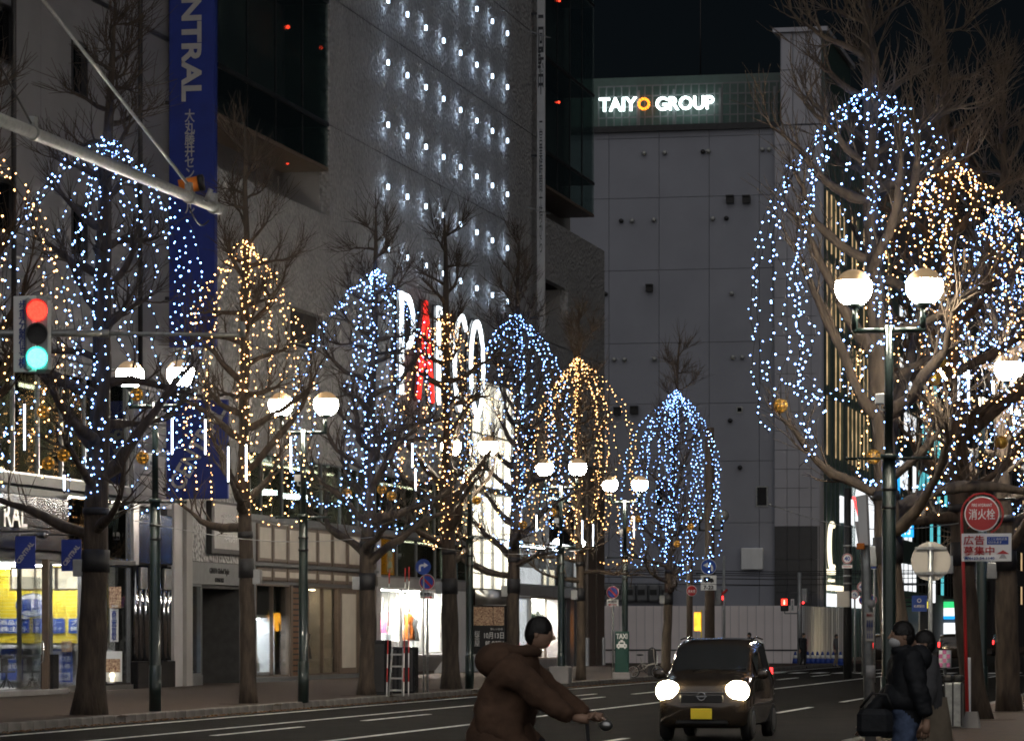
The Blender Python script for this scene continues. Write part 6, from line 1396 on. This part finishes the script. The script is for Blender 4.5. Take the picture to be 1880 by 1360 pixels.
c4 = copy_tree(car); p = W(1845, 1160, 260); c4.location = (p.x, p.y, -.15); c4.rotation_euler = (0, 0, math.radians(180)); c4['label'] = 'distant car seen between the trunks past the hydrant sign'

# ================================================================ bicycles
def bicycle(label, wr, wb, frame, seat_z, bar_z, loc, rz, low=False):
    """built along +x: rear wheel at 0, front wheel at wb"""
    t = thing('bicycle', label, 'bicycle', loc, rz)
    for x in (0, wb):
        m = MB(); m.ring((x, 0, wr), wr - .02, .02, 'y', 28, 6); w = m.build('wheel', 'rubber', t, wld=False)
        m = MB(); m.ring((x, 0, wr), wr - .045, .008, 'y', 24, 5); m.tube([(x, -.04, wr), (x, .04, wr)], .02, 8)
        for k in range(10): a = k * .628; m.tube([(x, .01 * (-1) ** k, wr), (x + (wr - .05) * math.cos(a), 0, wr + (wr - .05) * math.sin(a))], .0025, 3)
        m.build('spokes', 'silver', w, wld=False)
    bb = (wb * .42, 0, wr * .95 if not low else .28); st = (wb * .30, 0, seat_z - .08); hd = (wb * .87, 0, bar_z - .25); hb = (wb * .91, 0, max(wr + .25, bar_z - .45) if not low else wr + .28)
    m = MB()
    if not low: m.tube([bb, st], .016, 8); m.tube([bb, hb], .018, 8); m.tube([(wb * .33, 0, seat_z - .2), hd], .016, 8)
    else: m.tube([bb, (wb * .36, 0, .5)], .02, 8); m.tube([(wb * .40, 0, .46), (wb * .6, 0, .42), hb], .026, 8); m.tube([(wb * .36, 0, .5), st], .014, 8); m.tube([bb, (wb * .6, 0, .42)], .02, 8)
    m.tube([bb, (0, 0, wr)], .012, 6); m.tube([(wb * .33, 0, seat_z - .25 if not low else .5), (0, 0, wr)], .01, 6)
    m.build('frame', frame, t, wld=False)
    m = MB(); m.tube([hb, (wb, .05, wr)], .013, 6); m.tube([hb, (wb, -.05, wr)], .013, 6); m.tube([hb, hd, (wb * .85, 0, bar_z)], .016, 8); m.build('fork', frame, t, wld=False)
    m = MB(); m.tube([(wb * .80, -.27, bar_z), (wb * .85, -.1, bar_z + .01), (wb * .85, .1, bar_z + .01), (wb * .80, .27, bar_z)], .013, 8); m.build('handlebar', 'silver', t, wld=False)
    m = MB(); m.sph((wb * .28, 0, seat_z), (.13, .075, .035), 14, 8); m.build('saddle', 'black', t, wld=False)
    m = MB(); m.tube([(bb[0], -.06, bb[2]), (bb[0], .06, bb[2])], .012, 6); m.ring((bb[0], -.05, bb[2]), .08, .008, 'y', 20, 5); m.tube([(bb[0], -.06, bb[2]), (bb[0] + .12, -.07, bb[2] - .1)], .01, 5); m.tube([(bb[0], .06, bb[2]), (bb[0] - .12, .07, bb[2] + .1)], .01, 5); m.box(bb[0] + .08, bb[0] + .16, -.16, -.07, bb[2] - .115, bb[2] - .09); m.box(bb[0] - .16, bb[0] - .08, .07, .16, bb[2] + .09, bb[2] + .115); m.build('crank', 'dark_metal', t, wld=False)
    return t
p, z = ground(1158, 1244); bicycle('cream folding bicycle parked behind the taxi stand sign', .22, .82, 'cream_panel', .78, .98, (p.x, p.y + .5, 0), 0, low=True)
for i, (x, y) in enumerate(((1157, 1243),)):
    pass

# ================================================================ people
def person(name, label, joints, edges, mats, loc, rz, head=None, hair='hair', s=1., face=True, mask=False, subd=2):
    """joints: id -> (x, y, z, radius, tag); the figure faces -y; skinned into one body"""
    t = thing(name, label, 'person', loc, rz); ids = list(joints); ix = {k: i for i, k in enumerate(ids)}
    me = bpy.data.meshes.new('skeleton'); me.from_pydata([joints[k][:3] for k in ids], [(ix[a], ix[b]) for a, b in edges], [])
    o = bpy.data.objects.new('skeleton', me); col.objects.link(o)
    sk = o.modifiers.new('skin', 'SKIN'); sk.use_smooth_shade = True
    for k in ids:
        v = me.skin_vertices[0].data[ix[k]]; r = joints[k][3]; v.radius = r if isinstance(r, tuple) else (r, r)
    me.skin_vertices[0].data[ix['pelvis']].use_root = True
    sb = o.modifiers.new('sub', 'SUBSURF'); sb.levels = subd; sb.render_levels = subd
    bpy.context.view_layer.update(); dg = bpy.context.evaluated_depsgraph_get(); out = bpy.data.meshes.new_from_object(o.evaluated_get(dg)); bpy.data.objects.remove(o)
    tags = sorted({joints[k][4] for k in ids} | {'skin'}); mi = {g: i for i, g in enumerate(tags)}
    m = MB(); m.V = []
    from mathutils import noise
    for v in out.vertices:      # folds of cloth
        q = v.co; a = noise.noise(Vector((q.x * 7, q.y * 7, q.z * 13))) * .018 + noise.noise(Vector((q.x * 22, q.y * 22, q.z * 34))) * .007
        m.V.append(tuple(q + v.normal * (a * (1 if q.z > .4 else .4))))
    J = [(Vector(joints[a][:3]), Vector(joints[b][:3]), joints[a][4], joints[b][4]) for a, b in edges]
    for f in out.polygons:
        c = f.center; best = None
        for a, b, ta_, tb in J:
            d = b - a; u = max(0, min(1, (c - a).dot(d) / max(1e-6, d.length_squared))); dist = (c - a - d * u).length
            if best is None or dist < best[0]: best = (dist, tb if u > .5 else ta_)
        m.F.append(tuple(f.vertices)); m.M.append(mi[best[1]]); m.S.append(True)
    if head:
        hx, hy, hz, hr, pitch = head; sk_i = mi['skin']; H = MB()
        H.sph((0, 0, 0), (hr * .78, hr * .92, hr * 1.12), 20, 14); H.sph((0, -hr * .22, -hr * .45), (hr * .6, hr * .62, hr * .6), 14, 10)
        H.tube([(0, -hr * .86, hr * .18), (0, -hr * 1.06, -hr * .18), (0, -hr * .82, -hr * .3)], [hr * .07, hr * .14, hr * .08], 8)
        for sg in (-1, 1): H.sph((sg * hr * .78, hr * .08, -hr * .05), (hr * .09, hr * .17, hr * .26), 8, 6); H.sph((sg * hr * .32, -hr * .80, hr * .08), (hr * .13, hr * .08, hr * .07), 8, 6)
        H.tube([(-hr * .22, -hr * .76, -hr * .52), (0, -hr * .83, -hr * .5), (hr * .22, -hr * .76, -hr * .52)], hr * .06, 6)
        Hh = MB(); Hh.sph((0, hr * .1, hr * .2), (hr * .88, hr * .97, hr * 1.05), 20, 12, 0, 0, .55); Hh.sph((0, hr * .38, -hr * .02), (hr * .80, hr * .72, hr * .95), 16, 10)
        Mk = MB(); Mk.sph((0, -hr * .40, -hr * .48), (hr * .66, hr * .66, hr * .52), 16, 10)
        R = Matrix.Rotation(pitch, 3, 'X'); tr = lambda L: [tuple(R @ Vector(v) + Vector((hx, hy, hz))) for v in L]
        o0 = len(m.V); m.V += tr(H.V)
        for f in H.F: m.F.append(tuple(i + o0 for i in f)); m.M.append(sk_i); m.S.append(True)
    m.build('body', [mats.get(g, g) for g in tags], t, wld=False)
    if head:
        if hair: Hh.V = tr(Hh.V); Hh.build('hair', hair, t, wld=False)
        if mask: Mk.V = tr(Mk.V); Mk.build('face_mask', 'mask_white', t, wld=False)
    return t
def hand(t, p, d, side, mat='skin', curl=.6):
    """palm and five separate fingers; d points along the fingers, side towards the thumb"""
    p, d, sd = Vector(p), Vector(d).normalized(), Vector(side).normalized(); nrm = d.cross(sd).normalized(); m = MB()
    m.tube([p - d * .03, p + d * .03, p + d * .085], [.024, .036, .034], 10)
    for k, L in enumerate((.07, .082, .075, .058)):
        b = p + d * .08 + sd * (.030 - .02 * k); q = b + (d + nrm * curl * .5).normalized() * L * .5; e = q + (d * .6 + nrm * curl * 1.3).normalized() * L * .5; m.tube([b, q, e], [.0095, .009, .007], 6)
    b = p + d * .02 + sd * .03; q = b + (d * .7 + sd * .6).normalized() * .035; m.tube([b, q, q + (d + nrm * curl).normalized() * .03], [.011, .010, .008], 6)
    return m.build('hand', mat, t, wld=False)
E_STD = [('pelvis', 'spine'), ('spine', 'chest'), ('chest', 'neck'), ('neck', 'head'), ('chest', 'shL'), ('shL', 'elL'), ('elL', 'wrL'), ('chest', 'shR'), ('shR', 'elR'), ('elR', 'wrR'), ('pelvis', 'hipL'), ('hipL', 'knL'), ('knL', 'anL'), ('anL', 'toL'), ('pelvis', 'hipR'), ('hipR', 'knR'), ('knR', 'anR'), ('anR', 'toR')]
def std(h=1.72, bulk=1., stride=.0, top='jacket', legs='jeans', shoe='shoe', arm=(.02, -.02)):
    k = h / 1.72; b = bulk
    J = {'pelvis': (0, 0, .95, (.155 * b, .125 * b), top), 'spine': (0, .01, 1.16, (.165 * b, .135 * b), top), 'chest': (0, .015, 1.34, (.17 * b, .14 * b), top), 'neck': (0, .0, 1.49, .06, top), 'head': (0, -.015, 1.56, .055, 'skin'),
         'shL': (.18, .01, 1.41, .085 * b, top), 'elL': (.235, .03 + arm[0], 1.15, .068 * b, top), 'wrL': (.23, arm[0] * 4, .93, .05 * b, top), 'shR': (-.18, .01, 1.41, .085 * b, top), 'elR': (-.235, .03 + arm[1], 1.15, .068 * b, top), 'wrR': (-.23, arm[1] * 4, .93, .05 * b, top),
         'hipL': (.09, 0, .88, .105 * b, top), 'knL': (.095, -stride * .6, .49, .07, legs), 'anL': (.095, -stride + .05, .10, .05, legs), 'toL': (.10, -stride - .1, .045, .045, shoe), 'hipR': (-.09, 0, .88, .105 * b, top), 'knR': (-.095, stride * .5 - .04, .49, .07, legs), 'anR': (-.095, stride + .06, .12, .05, legs), 'toR': (-.10, stride - .06, .045, .045, shoe)}
    return {q: (v[0] * k, v[1] * k, v[2] * k, tuple(r * k for r in v[3]) if isinstance(v[3], tuple) else v[3] * k, v[4]) for q, v in J.items()}
# person in the black jacket, walking to the left past the signal pole
p = W(1662, 1160, 30); g = (p.x, p.y, -.15)
J = std(1.80, 1.22, .22, arm=(.03, -.07))
for q in ('pelvis', 'hipL', 'hipR'): J[q] = (*J[q][:3], tuple(r * .86 for r in J[q][3]) if isinstance(J[q][3], tuple) else J[q][3] * .86, 'jeans')
t = person('person', 'person in black padded jacket, white face mask and blue jeans walking', J, E_STD, {'jacket': 'jacket_black', 'jeans': 'jeans', 'shoe': 'black', 'skin': 'skin'}, g, math.radians(-72), head=(0, -.03, 1.67, .105, 0), mask=True, subd=3)
m = MB(); m.tube([(0, .01, 1.26), (0, .01, 1.14), (0, .01, 1.05)], [.17, .215, .21], 18); m.build('jacket_hem', 'jacket_black', t, wld=False)
m = MB(); m.ring((0, .0, 1.545), .085, .04, 'z', 18, 8); m.build('collar', 'jacket_black', t, wld=False)
m = MB(); m.sph((0, .12, 1.48), (.15, .11, .12), 14, 10); m.build('hood', 'jacket_black', t, wld=False)
hand(t, (.24, .13, .94), (0, -.1, -1), (0, -1, 0)); hand(t, (-.24, -.29, .95), (0, -.4, -1), (0, -1, 0))
# the bag the person carries forward
q = W(1606, 1316, 29.7); t = thing('shoulder_bag', 'black soft bag carried low in front of the person in the padded jacket', 'bag', q); m = MB(); m.box(q.x - .15, q.x + .15, q.y - .06, q.y + .06, q.z - .16, q.z + .07, bev=.045); m.build('body', 'jacket_black', t)
m = MB(); m.tube([(q.x - .12, q.y, q.z + .08), (q.x - .02, q.y, q.z + .2), (q.x + .1, q.y, q.z + .19), (q.x + .15, q.y, q.z + .06)], .014, 6); m.build('strap', 'black', t)
# companion in a beige coat
p = W(1700, 1160, 31.2); J = std(1.72, 1.12, .16, top='top', legs='trousers', arm=(-.02, .03))
t = person('person', 'person in dark top and long beige coat walking behind the padded jacket', J, E_STD, {'top': 'grey_cloth', 'trousers': 'trousers_dark', 'shoe': 'black', 'skin': 'skin'}, (p.x, p.y, -.15), math.radians(-80), head=(0, -.02, 1.60, .10, 0))
m = MB(); m.tube([(0, .0, 1.12), (0, .01, .9), (0, .02, .62), (0, .02, .5)], [.185, .21, .235, .24], 18); m.build('long_coat', 'beige_coat', t, wld=False)
hand(t, (.235, -.08, .91), (0, -.1, -1), (0, -1, 0)); hand(t, (-.235, .12, .91), (0, -.1, -1), (0, -1, 0))
# cyclist in a brown hooded coat, heading right
p = W(925, 1160, 26); g = (p.x, p.y, -.15)
C = {'pelvis': (0, .02, .98, (.24, .26), 'coat'), 'spine': (0, -.0, 1.16, (.25, .26), 'coat'), 'chest': (0, -.08, 1.38, (.24, .23), 'coat'), 'neck': (0, -.17, 1.52, .10, 'coat'), 'head': (0, -.23, 1.60, .06, 'skin'),
     'shL': (.19, -.12, 1.43, .125, 'coat'), 'elL': (.27, -.34, 1.22, .10, 'coat'), 'wrL': (.27, -.58, 1.08, .07, 'coat'), 'shR': (-.19, -.12, 1.43, .125, 'coat'), 'elR': (-.27, -.34, 1.22, .10, 'coat'), 'wrR': (-.27, -.58, 1.08, .07, 'coat'),
     'hipL': (.11, -.02, .93, .17, 'coat'), 'knL': (.12, -.40, .72, .085, 'trousers'), 'anL': (.12, -.28, .32, .055, 'trousers'), 'toL': (.12, -.42, .27, .045, 'shoe'), 'hipR': (-.11, -.02, .93, .17, 'coat'), 'knR': (-.12, -.34, .58, .085, 'trousers'), 'anR': (-.12, -.16, .20, .055, 'trousers'), 'toR': (-.12, -.30, .14, .045, 'shoe')}
t = person('person', 'cyclist in a brown hooded coat leaning over the handlebar', C, E_STD, {'coat': 'coat_brown', 'trousers': 'trousers_dark', 'shoe': 'black', 'skin': 'skin'}, g, math.radians(90), head=(0, -.27, 1.69, .105, .15), subd=3)
m = MB(); m.sph((0, .03, 1.49), (.2, .19, .14), 16, 10); m.ring((0, -.13, 1.56), .11, .045, 'z', 18, 8); m.build('hood', 'coat_brown', t, wld=False)
m = MB(); m.tube([(0, .03, 1.15), (0, .03, .98), (0, .01, .82), (0, -.01, .70)], [.16, .25, .28, .29], 20); m.build('coat_skirt', 'coat_brown', t, wld=False)
hand(t, (.27, -.60, 1.08), (0, -1, -.1), (-1, 0, 0), curl=1.2); hand(t, (-.27, -.60, 1.08), (0, -1, -.1), (1, 0, 0), curl=1.2)
bicycle('city bicycle ridden by the person in the brown hooded coat', .33, 1.08, 'dark_metal', .90, 1.06, (p.x - .30, p.y, -.15), 0)
hl = W(1098, 1329, 26); m = MB(); m.sph((p.x - .3 + 1.08 * .91 + .08, p.y, .87), (.05, .04, .04), 12, 8); o = m.build('bicycle_lamp', 'silver', loc=(p.x - .3 + 1.08 * .91 + .08, p.y, .87)); tag(o, 'small silver lamp on the handlebar of the ridden bicycle', 'lamp')
# people waiting far off by the hoarding
def far_person(x, z, h, mats, label, rz, base=-.15, bulk=1.05):
    p = W(x, 1160, z); J = std(h, bulk, .06, top='top', legs='legs'); k = h / 1.72
    t = person('person', label, J, E_STD, mats, (p.x, p.y, base), rz, head=(0, -.02 * k, 1.61 * k, .10 * k, 0), subd=1)
    for sg in (-1, 1): hand(t, (.23 * sg * k, .04, .90 * k), (0, 0, -1), (0, -1, 0))
    return t
far_person(1475, 166, 1.66, {'top': 'jacket_black', 'legs': 'trousers_dark', 'shoe': 'black', 'skin': 'skin'}, 'person in black standing by the pedestrian light', math.radians(60), bulk=1.2)
far_person(1535, 172, 1.6, {'top': 'grey_cloth', 'legs': 'beige_coat', 'shoe': 'black', 'skin': 'skin'}, 'person in grey top and pale trousers walking past the shiny hoarding', math.radians(90))
far_person(1376, 160, 1.68, {'top': 'jacket_black', 'legs': 'trousers_dark', 'shoe': 'black', 'skin': 'skin'}, 'person whose dark head shows over the car roof', math.radians(-60))
